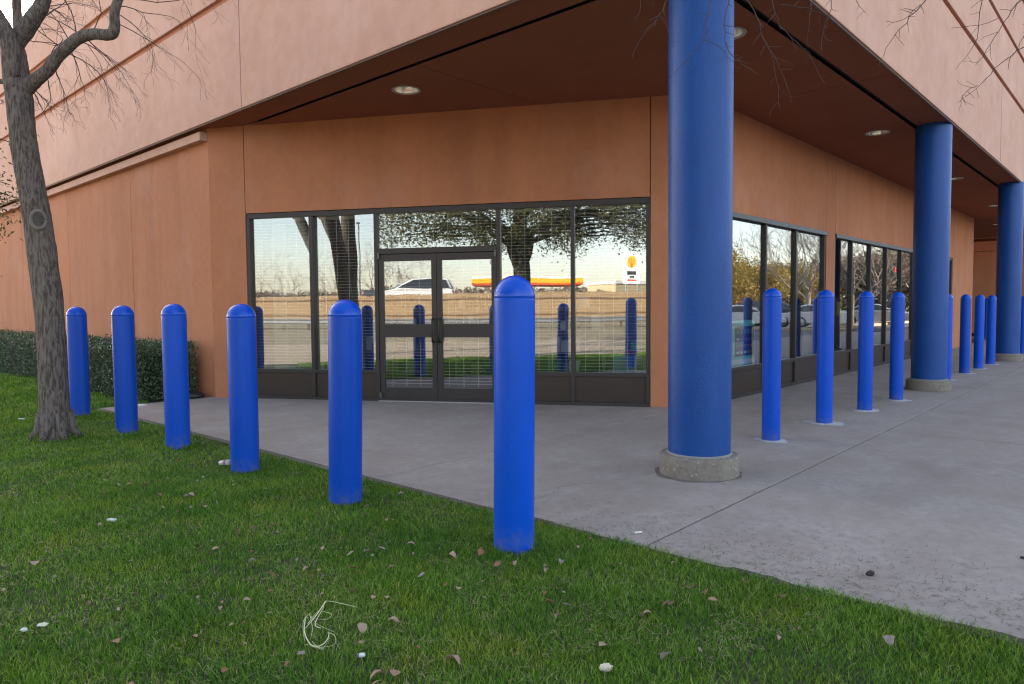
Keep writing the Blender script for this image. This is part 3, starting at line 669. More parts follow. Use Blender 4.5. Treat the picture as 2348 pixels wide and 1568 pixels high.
# twigs off the limbs
mb = MB(); ends = []
def spray(start, aim, L, r=.006, lv=3, seed=0, droop=.06):
    grow(mb, ends, Vector(start), Vector(aim), L, r, 0, lv, random.Random(seed), .62, 0, 5, .66, droop, .0012, (2, 4), [5, 4, 3, 3, 3])
R_ = Vector((cr.x, cr.y, 0)); Z = Vector((0, 0, 1)); Fw = Vector((cf.x, cf.y, 0))
for k, (a, b_, dx, dz, L) in enumerate([(150, 118, .9, -.5, .45), (160, 112, .5, -.9, .42), (175, 92, .9, -.35, .5), (200, 90, .9, -.55, .38), (125, 142, .3, -.9, .36), (105, 175, .5, -.9, .3), (72, 205, .5, -1, .25), (80, 205, .9, -.8, .22),
     (262, 50, .9, -.4, .5), (268, 30, 1, -.7, .42), (266, 15, 1, .1, .5), (160, 95, -.3, .9, .45), (175, 80, .2, 1, .5), (182, 78, -.7, .8, .5), (140, 112, -.6, .8, .42), (215, 68, .1, 1, .4), (70, 60, .6, .3, .5), (95, 20, .9, .1, .45), (100, 10, .7, -.3, .4), (60, 90, .9, -.2, .4),
     (275, -10, 1, -.2, .6), (280, -40, 1, -.15, .7), (270, 0, .9, .3, .6), (20, 190, -.8, -.5, .3), (120, 150, -.4, .9, .4)]):
    spray(tl(a, b_, (k % 5 - 2) * .02), R_ * dx + Z * dz + Fw * random.Random(k).uniform(-.5, .5), L * 1.05, .0062, 3, k, .05)
for i_, (P_, rd_) in enumerate(LP):      # the tops above the frame
    if i_ == 3: continue
    for q_ in range(3): grow(mb, ends, P_[-1 - q_ * 2], Vector((random.uniform(-.6, .6), random.uniform(-.6, .6), 1)), .9, rd_[-1] * .7, 0, 4, random.Random(i_ * 5 + q_), .55, .2, 4, .74, 0, .0016, (2, 3), [6, 5, 4, 3, 3])
mb.build('twigs', TWIG, TR)
# pruning scar
pc = px(86, 507, TD); Fd = Vector((pc.x, pc.y, 0)).normalized(); e1 = Vector((Fd.y, -Fd.x, 0)); c = pc + TRI - Fd * .155 + e1 * .008; V = []; F = []; n = 26; e2 = Z; mb = MB(); ring = []
for k in range(n + 1):
    a = 2 * math.pi * k / n; ring.append(c + e1 * math.cos(a) * .068 + e2 * math.sin(a) * .095 + Fd * (.028 * math.cos(a) ** 2))
mb.tube(ring, .02, 8, wob=.15, seed=2); 
mb.build('pruning_scar', mat('scar_callus', (.16, .135, .125), .85, bump=(40, .6, .01)), TR, smooth=True)
mb = MB(); mb.add([c - Fd * .008] + [p - Fd * .004 for p in ring[:-1]], [(0, 1 + k, 1 + (k + 1) % n) for k in range(n)]); mb.build('scar_heartwood', mat('scar_wood', (.055, .048, .045), .9, var=(20, .6, (.1, .09, .08)), bump=(50, .8, .01)), TR)
c = tl(26, 191, -.15); mb = MB(); mb.tube([c + e1 * .022 * math.cos(a * .5236) + e2 * .022 * math.sin(a * .5236) for a in range(13)], .008, 6); mb.build('knot', mat('knot_callus', (.15, .12, .11), .85), TR, smooth=True)

# --- overhanging twigs, from a bare tree beside the camera (trunk out of view)
OT = empty('overhanging_tree', (2.4, -3.2, 0)); tag(OT, 'bare thin twigs hanging into view in front of the nearest column and right fascia', 'tree')
off = Vector((-2.4, 3.2, 0)); mb = MB()
P, rad = smoothpts([(0, 0, -.05), (.02, .03, .6), (.05, .1, 1.8), (.12, .3, 3.0), (.3, .9, 4.2)], [.22, .17, .15, .13, .10], 5); mb.tube(P, rad, 16, wob=.06)
mb.build('trunk', BARK, OT, smooth=True)
mb = MB()
def limb2(Pts, ra): 
    P, rad = smoothpts(Pts, ra, 6); mb.tube(P, rad, 10, wob=.05); return P
t1 = px(1600, -330, 4.5) + off; t2 = px(2350, -300, 4.6) + off
limb2([(.1, .25, 2.9), (.5, 1.6, 4.4), (1.0, 3.2, 4.6), t1], [.09, .06, .035, .014]); limb2([(.2, .6, 3.6), (1.0, 1.6, 4.6), (2.0, 2.9, 4.5), t2], [.08, .05, .03, .014]); limb2([(.3, .9, 4.1), (.5, 1.5, 5.5), (.9, 2, 7)], [.09, .06, .02])
mb.build('branches', BARK, OT, smooth=True)
mb = MB(); ends = []
def stwig(P, r0, r1, side, seed):   # polyline in photo pixels at a depth, with small side twigs
    rr = random.Random(seed); D = 4.2 + rr.uniform(-.25, .3)
    pts = [px(a, b_, D + .03 * k) + off for k, (a, b_) in enumerate(P)]; Q, rd = smoothpts(pts, list(np.linspace(r0, r1, len(pts))), 4)
    for q in range(1, len(Q) - 1): Q[q] = Q[q] + Vector((rr.gauss(0, .004), rr.gauss(0, .004), rr.gauss(0, .004)))
    mb.tube(Q, rd, 5)
    for q in range(1, len(Q) - 1):
        if rr.random() < side:
            d = (Q[q + 1] - Q[q]).normalized(); a = Vector((rr.gauss(0, 1), rr.gauss(0, 1), rr.gauss(0, 1))); a = (a - d * a.dot(d)).normalized()
            grow(mb, ends, Q[q], (d * .5 + a).normalized(), rr.uniform(.03, .11), rd[q] * .7, 0, rr.choice([0, 0, 1]), rr, .6, 0, 3, .6, .02, .0009, (1, 2), [4, 3])
W_ = [([(1640, -330), (1600, -120), (1627, -20), (1620, 50), (1612, 90), (1560, 150), (1525, 190)], .0045, .001), ([(1612, 90), (1650, 112), (1685, 142)], .0022, .001),
      ([(1700, -330), (1690, -100), (1672, -10), (1660, 60), (1668, 115), (1700, 145), (1740, 170)], .0045, .0012), ([(1560, -330), (1540, -120), (1535, -30), (1512, 35), (1480, 70), (1448, 135)], .004, .001), ([(1512, 35), (1530, 70), (1545, 108)], .002, .001),
      ([(1740, -330), (1730, -100), (1700, -30), (1735, 40), (1750, 90), (1790, 160), (1815, 235)], .0045, .001), ([(1750, 90), (1775, 150), (1788, 250)], .002, .001), ([(1475, -120), (1470, 0), (1458, 55)], .002, .001),
      ([(1790, -330), (1780, -60), (1770, 0), (1790, 60), (1840, 110), (1890, 190)], .004, .001), ([(1790, 10), (1850, 20), (1905, 40)], .003, .001), ([(1850, -200), (1860, -10), (1855, 50), (1850, 110)], .003, .001), ([(1900, -200), (1905, 0), (1890, 60), (1880, 110)], .003, .001),
      ([(2010, -150), (1960, -20), (1985, 30)], .003, .001), ([(2250, -330), (2190, -120), (2120, 0), (2085, 40), (2040, 95), (2015, 150)], .0045, .001), ([(2110, 10), (2070, 45), (2030, 48)], .002, .001),
      ([(2330, -330), (2290, -120), (2250, 0), (2240, 90), (2190, 160)], .0045, .001), ([(2400, -200), (2380, -50), (2330, 10), (2290, 70), (2250, 130), (2235, 150)], .004, .001), ([(2290, 40), (2230, 60), (2180, 65)], .002, .001),
      ([(2500, 40), (2420, 90), (2347, 108), (2290, 150), (2250, 190), (2195, 235)], .004, .001), ([(2240, 195), (2215, 210), (2200, 235)], .002, .001), ([(2420, -100), (2380, 20), (2345, 85), (2320, 130)], .003, .001)]
for i, (P_, a, b_) in enumerate(W_): stwig(P_, a, b_, .5, i)
mb.build('twigs', TWIG, OT)

# --- live oaks behind the camera (seen in the door glass) and one at the far left
def oak(loc, label, limbspec, trunk, leaves=14, seed=1, lsz=.05, group='leafy oaks around the lawn', sprd=.22, lv=3, extra=None):
    o = empty('live_oak', loc); tag(o, label, 'tree', group); r2 = random.Random(seed); mb = MB()
    P, rad = smoothpts([p for p, q in trunk], [q for p, q in trunk], 5); mb.tube(P, rad, 18, wob=.06, seed=seed); mb.build('trunk', OAKB, o, smooth=True)
    mb = MB(); ends = []
    for p, d, L, r in limbspec: grow(mb, ends, Vector(p), Vector(d), L, r, 0, lv, r2, .7, .25, 5, .72, .0, .006, (2, 4), [8, 6, 4, 3])
    mb.build('branches', OAKB, o)
    cs = [tuple(e[0]) for e in ends]
    if extra:
        g2 = np.random.default_rng(seed + 5); (x0, x1, y0, y1, z0, z1, nc) = extra; q = g2.random((nc * 4, 3)) * [x1 - x0, y1 - y0, z1 - z0] + [x0, y0, z0]
        fring = z0 + .55 * vnoise(q[:, 0], q[:, 1], 1.1, seed) + .10 * np.abs(q[:, 1]); q = q[(vnoise(q[:, 0] + q[:, 2], q[:, 1] - q[:, 2] * .7, 1.6, seed + 1) > .38) & (q[:, 2] > fring)][:nc]; cs += [tuple(v) for v in q]
        mb = MB(); r3 = random.Random(seed)
        for v in q[::5]:
            v = Vector(v); h_ = Vector((v.x * .3, v.y * .45, max(v.z, 3.4) + .1)); m_ = (v + h_) / 2 + Vector((r3.gauss(0, .1), r3.gauss(0, .1), .15)); mb.tube([h_, m_, v], [.03, .018, .006], 4)
        mb.build('boughs', OAKB, o)
    leaf_mesh('crown', cs, leaves, sprd, lsz, OAKLEAF, o, seed)
    return o
oak((-5.2, 9.4, -.05), 'leaning forked live oak reflected in the panes left of the doors', [((-.4, .75, 4.2), (-.5, .8, 1), 2.2, .13), ((0, 0, 4.6), (.1, -.6, 1), 2.2, .14), ((0, 0, 4.2), (.8, -.5, .6), 2.0, .09), ((0, -.1, 4.5), (.3, -1.2, .3), 2.2, .09)],
    [((0, 0, -.1), .33), ((0, 0, .4), .27), ((-.05, 0, 1.8), .25), ((-.1, 0, 3.0), .25), ((0, 0, 4.8), .16)], 26, 21)
o = bpy.data.objects.get('live_oak')
mb = MB(); P, rad = smoothpts([(-.1, 0, 2.7), (-.2, .35, 3.4), (-.4, .75, 4.3)], [.2, .17, .13], 4); mb.tube(P, rad, 12, wob=.05); mb.build('limb', OAKB, o, smooth=True)
o2 = oak((-3.3, 3.2, -.05), 'wide live oak with low leafy boughs reflected in the panes right of the doors',
    [((0, .3, 3.6), (.1, 1.3, .35), 2.4, .12), ((0, -.2, 3.6), (.2, -1.3, .35), 2.4, .12), ((.1, .1, 3.9), (.9, .2, .7), 2.2, .10), ((0, 0, 4.2), (-.2, 0, 1), 2.2, .12), ((0, .2, 3.2), (.5, 1.2, .3), 1.9, .08), ((0, -.2, 3.3), (.7, -1, .3), 1.9, .08), ((.1, 0, 4.0), (.9, -.8, .5), 2.2, .09)],
    [((0, 0, -.1), .34), ((0, 0, .4), .27), ((0, -.05, 1.6), .25), ((0, -.05, 2.7), .24), ((0, 0, 4.4), .15)], 34, 5, lsz=.045, sprd=.17, extra=(-1.8, 2.4, -4.6, 4.4, 2.72, 5.2, 950))
mb = MB()
for s_ in (1, -1): P, rad = smoothpts([(0, 0, 2.5), (.0, s_ * .25, 3.1), (0, s_ * .3, 3.7)], [.18, .15, .12], 4); mb.tube(P, rad, 12, wob=.05)
mb.build('limb', OAKB, o2, smooth=True)
oak((.6, 13.4, -.05), 'leafy live oak branch showing behind the leaning trunk at the left edge', [((0, 0, 2.2), (.9, -.3, .6), 1.0, .07), ((0, 0, 2.6), (.8, .5, .7), 1.1, .07), ((0, 0, 3.0), (-.2, -.8, 1), 1.4, .08), ((0, 0, 3.4), (.3, .2, 1), 1.4, .08), ((0, 0, 3), (-1, .2, .6), 1.4, .08), ((0, 0, 1.9), (1, .1, .1), .8, .05)],
    [((0, 0, -.1), .25), ((0, 0, .4), .19), ((0, 0, 2), .17), ((0, 0, 3.6), .11)], 34, 9, .035, sprd=.16, extra=(.9, 2.6, -.2, 2.0, 2.3, 4.8, 80))

# --- distant trees reflected in the glass
def bare_tree(loc, label, h, seed, leafm=None, lsz=.2, m_=PALEB, name='bare_tree', group='bare winter trees beyond the parking lot', lv=6):
    o = empty(name, loc); tag(o, label, 'tree', group); mb = MB(); ends = []; r2 = random.Random(seed)
    P = [(0, 0, -.3), (.02, 0, h * .1), (0, .05, h * .22)]; mb.tube(P, [h * .018, h * .014, h * .012], 8); mb.build('trunk', m_, o, smooth=True)
    mb = MB()
    for k in range(5):
        a = k * 1.256 + r2.uniform(-.4, .4); grow(mb, ends, Vector((0, 0, h * (.16 + .02 * k))), Vector((math.cos(a) * .8, math.sin(a) * .8, 1)), h * .22, h * .0075, 0, lv - 1, r2, .55, .3, 3, .78, 0, h * .0008, (2, 3), [5, 4, 3, 3, 3])
    mb.build('branches', m_, o)
    if leafm: leaf_mesh('crown', [e[0] for e in ends], 40, .42, lsz, leafm, o, seed)
    return o
bt = bare_tree((51, -10, -.1), 'bare grey tree in the lot reflected in the middle right-hand window', 10, 1)
spots = [((46.7, -7, -.1), 9.5, 'bare tree reflected beside the brown pier between window groups'), ((48.1, -5.3, -.1), 9, 'bare tree reflected in the first narrow pane of the far window group'),
         ((52.5, -4.6, -.1), 10, 'bare tree reflected in the third narrow pane of the far window group'), ((62, -13, -.1), 11, 'bare tree farther off reflected at the top of the near window group'), ((66, -9, -.1), 10, 'bare tree farthest off in the lot reflection')]
for i, (p, h, lb) in enumerate(spots): dup(bt, p, i * 1.3 + .5, lb, scale=(h / 10,) * 3)
g1 = bare_tree((58, -17, -.1), 'golden leaved tree reflected next to the nearest column', 6.5, 4, GOLDLEAF, .10, name='golden_tree', group='golden trees beyond the lot')
dup(g1, (64, -15.5, -.1), 2, 'smaller golden tree reflected just right of the first one', scale=(.85,) * 3)
BROWNB = mat('rusty_twigs', (.22, .14, .1), .9)
bt2 = bare_tree((-46.5, 8.5, -.1), 'rusty brown bare tree reflected in the second pane from the left', 9, 8, None, m_=BROWNB, group='bare trees beyond the road')
for i, (p, h, lb) in enumerate([((-45, 5.2, -.1), 8, 'bare brown tree reflected left of the doors behind the leaning oak'), ((-54, .2, -.1), 8, 'bare tree reflected above the left door'), ((-57, -3.5, -.1), 7.5, 'wispy bare tree reflected in the transom'), ((-52, 14, -.1), 7, 'bare tree reflected in the leftmost pane')]): dup(bt2, p, i * 1.1, lb, scale=(h / 9,) * 3)

# ================================================================= HEDGE
HG = empty('hedge', (4.5, 11.2, 0)); tag(HG, 'clipped dark green box hedge along the foot of the left wall', 'hedge')
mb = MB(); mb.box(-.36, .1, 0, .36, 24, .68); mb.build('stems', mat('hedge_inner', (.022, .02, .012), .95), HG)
n = 62000; t = rng.random(n) ** 1.4 * 24.0; side = rng.random(n); X = np.zeros(n); Y = t.copy(); Z_ = np.zeros(n)
hh = .80 + .025 * np.sin(t * 3) + .02 * np.sin(t * 8.3)
sf = side < .5; st = (side >= .5) & (side < .82); se = side >= .82
wv = .03 * np.sin(t * 2.3) + .03 * np.sin(t * 5.1 + rng.random(n) * .5)
X[sf] = -.47 + rng.normal(0, .035, sf.sum()) + wv[sf]; Z_[sf] = rng.random(sf.sum()) * hh[sf]
X[st] = rng.uniform(-.48, .42, st.sum()); Z_[st] = hh[st] + rng.normal(0, .025, st.sum())
X[se] = rng.uniform(-.46, .42, se.sum()); Y[se] = rng.normal(0, .05, se.sum()) + .03; Z_[se] = rng.random(se.sum()) * .8
kp = ~(se & (rng.random(n) < .6)); Cn = np.stack([X, Y, Z_], 1)[kp]
leaf_mesh('foliage', Cn, 1, .015, .021, HEDGELEAF, HG, 3)
# black bag by the hedge end
SB = MB(); SB.lathe([(.02, .0), (.15, .005), (.17, .04), (.15, .085), (.1, .11), (.04, .12)], 20)
sbo = SB.build('splash_bag', mat('black_plastic', (.012, .013, .016), .4, bump=(20, .6, .02)), smooth=True, loc=(4.80, 10.86, 0)); sbo.scale = (1, .8, .8); tag(sbo, 'low black plastic bag slumped against the wall corner at the hedge end', 'bag')
sbo.location = (4.74, 10.93, 0)

# ================================================================= GRASS
def blades(x, y, z, h, wdt, g_, leanr=.55, segs=2):
    n = len(x); a = g_.uniform(0, 2 * np.pi, n); wd = np.stack([np.cos(a), np.sin(a), np.zeros(n)], 1) * (wdt / 2)[:, None]
    b_ = g_.uniform(0, 2 * np.pi, n); ln = h * g_.uniform(.15, 1.0, n) * leanr * 1.8
    dr = np.stack([np.cos(b_) * ln, np.sin(b_) * ln, np.zeros(n)], 1); P0 = np.stack([x, y, z], 1)
    up = np.zeros((n, 3)); up[:, 2] = h
    m1 = P0 + up * .55 + dr * .35; tp = P0 + up * .9 + dr
    V = np.stack([P0 - wd, P0 + wd, m1 + wd * .8, m1 - wd * .8, tp], 1).reshape(-1, 3)
    i = np.arange(n) * 5
    F = np.concatenate([np.stack([i, i + 1, i + 2], 1), np.stack([i, i + 2, i + 3], 1), np.stack([i + 3, i + 2, i + 4], 1)])
    return V, F
def grassmat():
    M = leafmat('grass_blades', [(.025, .07, .006), (.085, .20, .016), (.22, .40, .045), (.065, .165, .014), (.16, .33, .032), (.40, .44, .15)], .35, .5); M.node_tree.nodes['Principled BSDF'].inputs['Specular IOR Level'].default_value = .12
    n = M.node_tree.nodes; l = M.node_tree.links; rampn = [q for q in n if q.type == 'VALTORGB'][0]
    tc = n.new('ShaderNodeTexCoord')
    def patch(sc, lo, hi, fac, colr, prev):
        t = n.new('ShaderNodeTexNoise'); t.inputs['Scale'].default_value = sc; t.inputs['Detail'].default_value = 3; l.new(tc.outputs['Object'], t.inputs[0])
        q = n.new('ShaderNodeMapRange'); q.inputs[1].default_value = lo; q.inputs[2].default_value = hi; q.inputs[4].default_value = fac; l.new(t.outputs[0], q.inputs[0])
        x = n.new('ShaderNodeMix'); x.data_type = 'RGBA'; x.blend_type = 'MULTIPLY'; l.new(q.outputs[0], x.inputs[0]); l.new(prev, x.inputs[6]); x.inputs[7].default_value = (*colr, 1); return x.outputs[2]
    s = patch(1.3, .45, .65, .9, (.55, .72, .7), rampn.outputs[0]); s = patch(2.7, .5, .7, .8, (1.5, 1.1, .9), s)
    for q in n:
        if q.type == 'BSDF_PRINCIPLED': l.new(s, q.inputs['Base Color'])
        if q.type == 'BSDF_TRANSLUCENT': l.new(s, q.inputs[0])
    return M
GM = grassmat()
Vs = []; Fs = []; off_ = 0
def zone(x0, x1, y0, y1, dens, hmean, wmean, seed):
    global off_
    g_ = np.random.default_rng(seed); n = int((x1 - x0) * (y1 - y0) * dens); x = g_.uniform(x0, x1, n); y = g_.uniform(y0, y1, n)
    ex = 3.415 + .012 * np.sin(y * 3.1) + .008 * np.sin(y * 11.7 + 1) + .006 * np.sin(y * 29); lim = np.where(y < 10.9, ex + .010 + .13 * np.clip(vnoise(x, y, 3.1, 31) - .62, 0, 1) + .10 * np.clip(vnoise(x, y, 9, 33) - .7, 0, 1), 4.1)
    az = np.arctan2(y, x); ok = (x < lim)
    th = vnoise(x, y, 5.5, 3) * .6 + vnoise(x, y, 14, 5) * .4
    ok &= g_.random(n) < np.clip(.35 + th * 1.2, 0, 1)
    for (bx, by) in [(2.95, 2.70), (2.90, 4.21), (2.89, 5.70), (2.97, 7.28), (2.99, 8.66), (3.04, 10.43)]: ok &= (x - bx) ** 2 + (y - by) ** 2 > .1165 ** 2
    ok &= (x - 2.37) ** 2 + (y - 8.98) ** 2 > .22 ** 2
    x = x[ok]; y = y[ok]; n = len(x)
    z = .008 * np.sin(x * 1.7 + 1) * np.sin(y * .9) + .012 * np.sin(y * .35 + x * .5) - .032
    tall = vnoise(x, y, 2.2, 9); h = hmean * (.55 + .75 * tall) * g_.uniform(.6, 1.35, n); h = np.where(x > 3.3, h * 1.1, h)
    V_, F_ = blades(x, y, z, h, wmean * g_.uniform(.6, 1.3, n), g_); Vs.append(V_); Fs.append(F_ + off_); off_ += len(V_)
zone(.2, 3.45, .2, 3.2, 19000, .037, .0034, 1)
zone(.2, 3.45, 3.2, 6.2, 11500, .036, .0044, 2)
zone(.4, 3.45, 6.2, 10.9, 5500, .036, .006, 3)
zone(1.0, 4.1, 10.9, 20, 2000, .05, .009, 4)
zone(-1.8, .2, -2, 10, 1600, .05, .009, 5)
zone(.2, 3.45, -2, .2, 3000, .05, .006, 6)
zone(-1.8, 3.4, 10.9, 30, 500, .05, .015, 7)
for i_, (bx, by) in enumerate([(2.962, 2.69), (2.883, 4.229), (2.89, 5.70), (2.983, 7.268), (2.99, 8.66), (3.04, 10.43), (2.37, 8.98)]):   # longer uncut blades at the posts
    g_ = np.random.default_rng(50 + i_); n = 900; a = g_.uniform(0, 6.283, n); r_ = (.119 if i_ < 6 else .20) + g_.gamma(1.3, .012, n); x = bx + r_ * np.cos(a); y = by + r_ * np.sin(a)
    k = (vnoise(x, y, 9, 61 + i_) > .35); x = x[k]; y = y[k]; n = len(x); h = .052 * g_.uniform(.5, 1.35, n)
    V_, F_ = blades(x, y, np.full(n, -.036), h, .0038 * g_.uniform(.6, 1.3, n), g_, .35); Vs.append(V_); Fs.append(F_ + off_); off_ += len(V_)
go = npmesh('grass', np.concatenate(Vs), np.concatenate(Fs), GM); tag(go, 'short mown green grass covering the lawn', 'grass', kind='stuff')
# dry thatch between blades + clippings on the concrete
g_ = np.random.default_rng(77); n = 20000; x = g_.uniform(.2, 3.42, n); y = 1.0 + g_.random(n) ** 1.3 * 9.5; k = vnoise(x, y, 4, 21) > .42; x = x[k]; y = y[k]; n = len(x)
a = g_.uniform(0, 6.28, n); L = g_.uniform(.012, .035, n); dx = np.cos(a) * L; dy = np.sin(a) * L; z = -.012 + g_.random(n) * .018; w_ = .0014
V_ = np.stack([np.stack([x - dx - dy * w_ / L, y - dy + dx * w_ / L, z], 1), np.stack([x - dx + dy * w_ / L, y - dy - dx * w_ / L, z], 1), np.stack([x + dx, y + dy, z + g_.uniform(-.004, .012, n)], 1)], 1).reshape(-1, 3)
th = npmesh('thatch', V_, np.arange(len(V_)).reshape(-1, 3), leafmat('dry_thatch', [(.26, .22, .12), (.38, .32, .19), (.2, .16, .09)], .1)); tag(th, 'dry straw bits lying between the grass blades', 'dry grass', kind='stuff')
g_ = np.random.default_rng(5); n = 7500; y = g_.uniform(-1.5, 6.5, n); x = 3.42 + g_.gamma(1.5, .30, n); k = (g_.random(n) < np.clip(1.25 - np.abs(y - 1.0) * .42, .05, 1)); x = x[k]; y = y[k]; n = len(x)
a = g_.uniform(0, 6.28, n); L = g_.uniform(.005, .02, n); dx = np.cos(a) * L; dy = np.sin(a) * L; w_ = .0019; z = np.full(n, .003)
V_ = np.stack([np.stack([x - dx - dy * w_ / L, y - dy + dx * w_ / L, z], 1), np.stack([x - dx + dy * w_ / L, y - dy - dx * w_ / L, z], 1), np.stack([x + dx, y + dy, z + .003], 1)], 1).reshape(-1, 3)
tcl = npmesh('grass_clippings', V_, np.arange(len(V_)).reshape(-1, 3), leafmat('clippings', [(.06, .085, .03), (.10, .085, .05), (.07, .10, .035), (.15, .11, .075)], .1)); tag(tcl, 'mown clippings and debris scattered on the concrete near the lawn edge', 'debris', kind='stuff')

# ================================================================= FALLEN LEAVES AND LITTER
def leafshape(name, L, W_, curl, fold, material, seed):
    rr = random.Random(seed); n = 9; V = []; F = []
    for i in range(n):
        t = i / (n - 1); wdd = W_ * math.sin(math.pi * min(1, t * .94 + .05)) ** .75 * (1 + rr.uniform(-.12, .12)); x = (t - .5) * L; zc = curl * ((t - .5) * 2) ** 2 * L * .35
        V += [(x, -wdd, zc + fold * wdd), (x + L * .01, -wdd * .5, zc + fold * wdd * .35), (x, 0, zc), (x + L * .01, wdd * .5, zc + fold * wdd * .35), (x, wdd, zc + fold * wdd * rr.uniform(.7, 1.2))]
    for i in range(n - 1):
        for j in range(4): F.append((i * 5 + j, i * 5 + j + 1, (i + 1) * 5 + j + 1, (i + 1) * 5 + j))
    me = bpy.data.meshes.new(name); me.from_pydata(V, [], F); me.materials.append(material); me.polygons.foreach_set('use_smooth', [True] * len(F)); return me
LM = [mat('dry_leaf_tan', (.29, .20, .125), .75, var=(60, .5, (.2, .13, .09))), mat('dry_leaf_pink', (.33, .235, .165), .75, var=(60, .5, (.24, .16, .13))), mat('dry_leaf_brown', (.17, .095, .06), .75, var=(60, .5, (.1, .06, .04))), mat('dry_leaf_rust', (.24, .11, .06), .75, var=(60, .5, (.14, .07, .04))), mat('dry_leaf_grey', (.26, .22, .2), .8, var=(60, .5, (.18, .15, .13)))]
LMESH = [leafshape('leaf_%s' % w_, random.uniform(.035, .06), random.uniform(.010, .016), random.uniform(-1, 1.3), random.uniform(.1, 1.1), LM[i % 5], i) for i, w_ in enumerate(['oval', 'curled', 'folded', 'flat', 'narrow', 'broad', 'bent', 'crisp', 'dull', 'split'])]
big = [((830, 1438), 1.6, 1, 'large heart shaped pinkish dry leaf right of the pale fibre strand'), ((770, 1228), 1.6, 0, 'tan dry leaf standing up amid the leaf cluster below the second nearest bollard'), ((803, 1270), 1.3, 4, 'pale curled dry leaf at the lower edge of the leaf cluster'),
       ((812, 1355), 1.7, 0, 'long tan dry leaf left of the nearest bollard, above the fibre strand'), ((1040, 1510), 1.9, 1, 'pale torn dry leaf at the bottom right of the fibre strand'), ((1384, 1478), 1.5, 1, 'round pale pink leaf right of centre near the bottom edge'),
       ((1180, 1290), 1.3, 0, 'tan leaf touching the foot of the nearest bollard'), ((1140, 1295), 1.2, 3, 'reddish lobed leaf at the left foot of the nearest bollard'), ((865, 1545), 1.6, 1, 'long narrow pale leaf on the bottom edge below the fibre strand'), ((905, 1545), 1.5, 0, 'tan leaf beside the long narrow one on the bottom edge'),
       ((80, 1290), 1.5, 1, 'flat pale leaf near the left edge of the lawn'), ((260, 1475), 1.7, 3, 'curled rust coloured leaf at lower left'), ((517, 1537), 1.5, 3, 'orange brown leaf on the bottom edge left of centre'), ((690, 1500), 1.3, 4, 'grey leaf just below the left of the fibre strand'),
       ((1300, 1388), 1.4, 4, 'greyish oval leaf among the grass right of the nearest bollard'), ((1545, 1290), 1.1, 1, 'pale leaf on the grass near the lawn edge'), ((2040, 1470), 1.5, 4, 'grey brown leaf in the grass near the lower right corner'), ((455, 1210), 1.2, 1, 'oval pinkish leaf in the middle of the left lawn')]
def put(a, b_, z=.03):
    if z > .025: z -= .026
    d = cr * ((a - 1173.5) / 1627.14) - cu * ((b_ - 784) / 1627.14) + cf; t = (z - 1.36) / d.z; return CC + d * t
rr = random.Random(40)
lbl = {0: 'small tan dry leaf lying in the grass', 1: 'small pale pinkish dry leaf lying in the grass', 2: 'small dark brown dry leaf lying in the grass', 3: 'small rust coloured dry leaf lying in the grass', 4: 'small greyish dry leaf lying in the grass'}
MARKS = [((2.95, 2.70), 'the nearest bollard'), ((2.90, 4.21), 'the second nearest bollard'), ((2.89, 5.70), 'the bollard with the crushed cup'), ((2.97, 7.28), 'the third bollard from the left'), ((2.99, 8.66), 'the second bollard from the left'),
    ((2.37, 8.98), 'the tree trunk'), ((1.45, 2.40), 'the straw coloured fibre strand'), ((1.30, 4.30), 'the white crumpled paper wad'), ((2.1, 1.2), 'the cream frayed tissue wad')]
used = {}
def leaflabel(k, x, y, s_):
    sz = 'tiny' if s_ < .72 else 'small' if s_ < .95 else 'larger'; c = ['tan', 'pale pinkish', 'dark brown', 'rust coloured', 'greyish'][k]
    (mx, my), nm = min(MARKS, key=lambda m_: (m_[0][0] - x) ** 2 + (m_[0][1] - y) ** 2); dx, dy = x - mx, y - my
    dd = math.hypot(dx, dy); rt_ = dx * .672 - dy * .74; fw_ = dx * .739 + dy * .672
    w_ = ('right of' if rt_ > 0 else 'left of') if abs(rt_) > abs(fw_) else ('beyond' if fw_ > 0 else 'in front of')
    return '%s %s leaf %s %s %s' % (sz, c, 'close' if dd < .45 else 'some way' if dd < .9 else 'far out', w_, nm)
pos = []
while len(pos) < 281:
    x = rr.uniform(.35, 3.38); y = rr.uniform(.9, 10.5); wgt = (.35 + .5 * math.exp(-((x - 2.2) / .9) ** 2)) * (1.0 if y < 6 else .6)
    cl = math.exp(-(((x - 2.2) / .5) ** 2 + ((y - 3.3) / .8) ** 2)) + math.exp(-(((x - 2.9) / .45) ** 2 + ((y - 2.2) / .5) ** 2)) + math.exp(-(((x - 3.0) / .4) ** 2 + ((y - 1.3) / .6) ** 2))
    if rr.random() > wgt * (.45 + .8 * cl): continue
    if any((x - bx) ** 2 + (y - by) ** 2 < .14 ** 2 for bx, by, *_ in LB) or (x - 2.37) ** 2 + (y - 8.98) ** 2 < .1: continue
    pos.append((x, y))
for i, (x, y) in enumerate(pos):
    q = rr.randrange(10); o = bpy.data.objects.new('fallen_leaf', LMESH[q]); COL.objects.link(o); s_ = rr.choice([rr.uniform(.42, .75), rr.uniform(.5, 1.15)])
    o.location = (x, y, lawn_h(x, y) + rr.uniform(.033, .044)); o.rotation_euler = (rr.gauss(0, .35), rr.gauss(0, .3), rr.uniform(0, 6.28)); o.scale = (s_, s_ * rr.uniform(.7, 1.2), s_)
    tag(o, leaflabel(q % 5, x, y, s_), 'leaf', 'dry leaves scattered over the lawn')
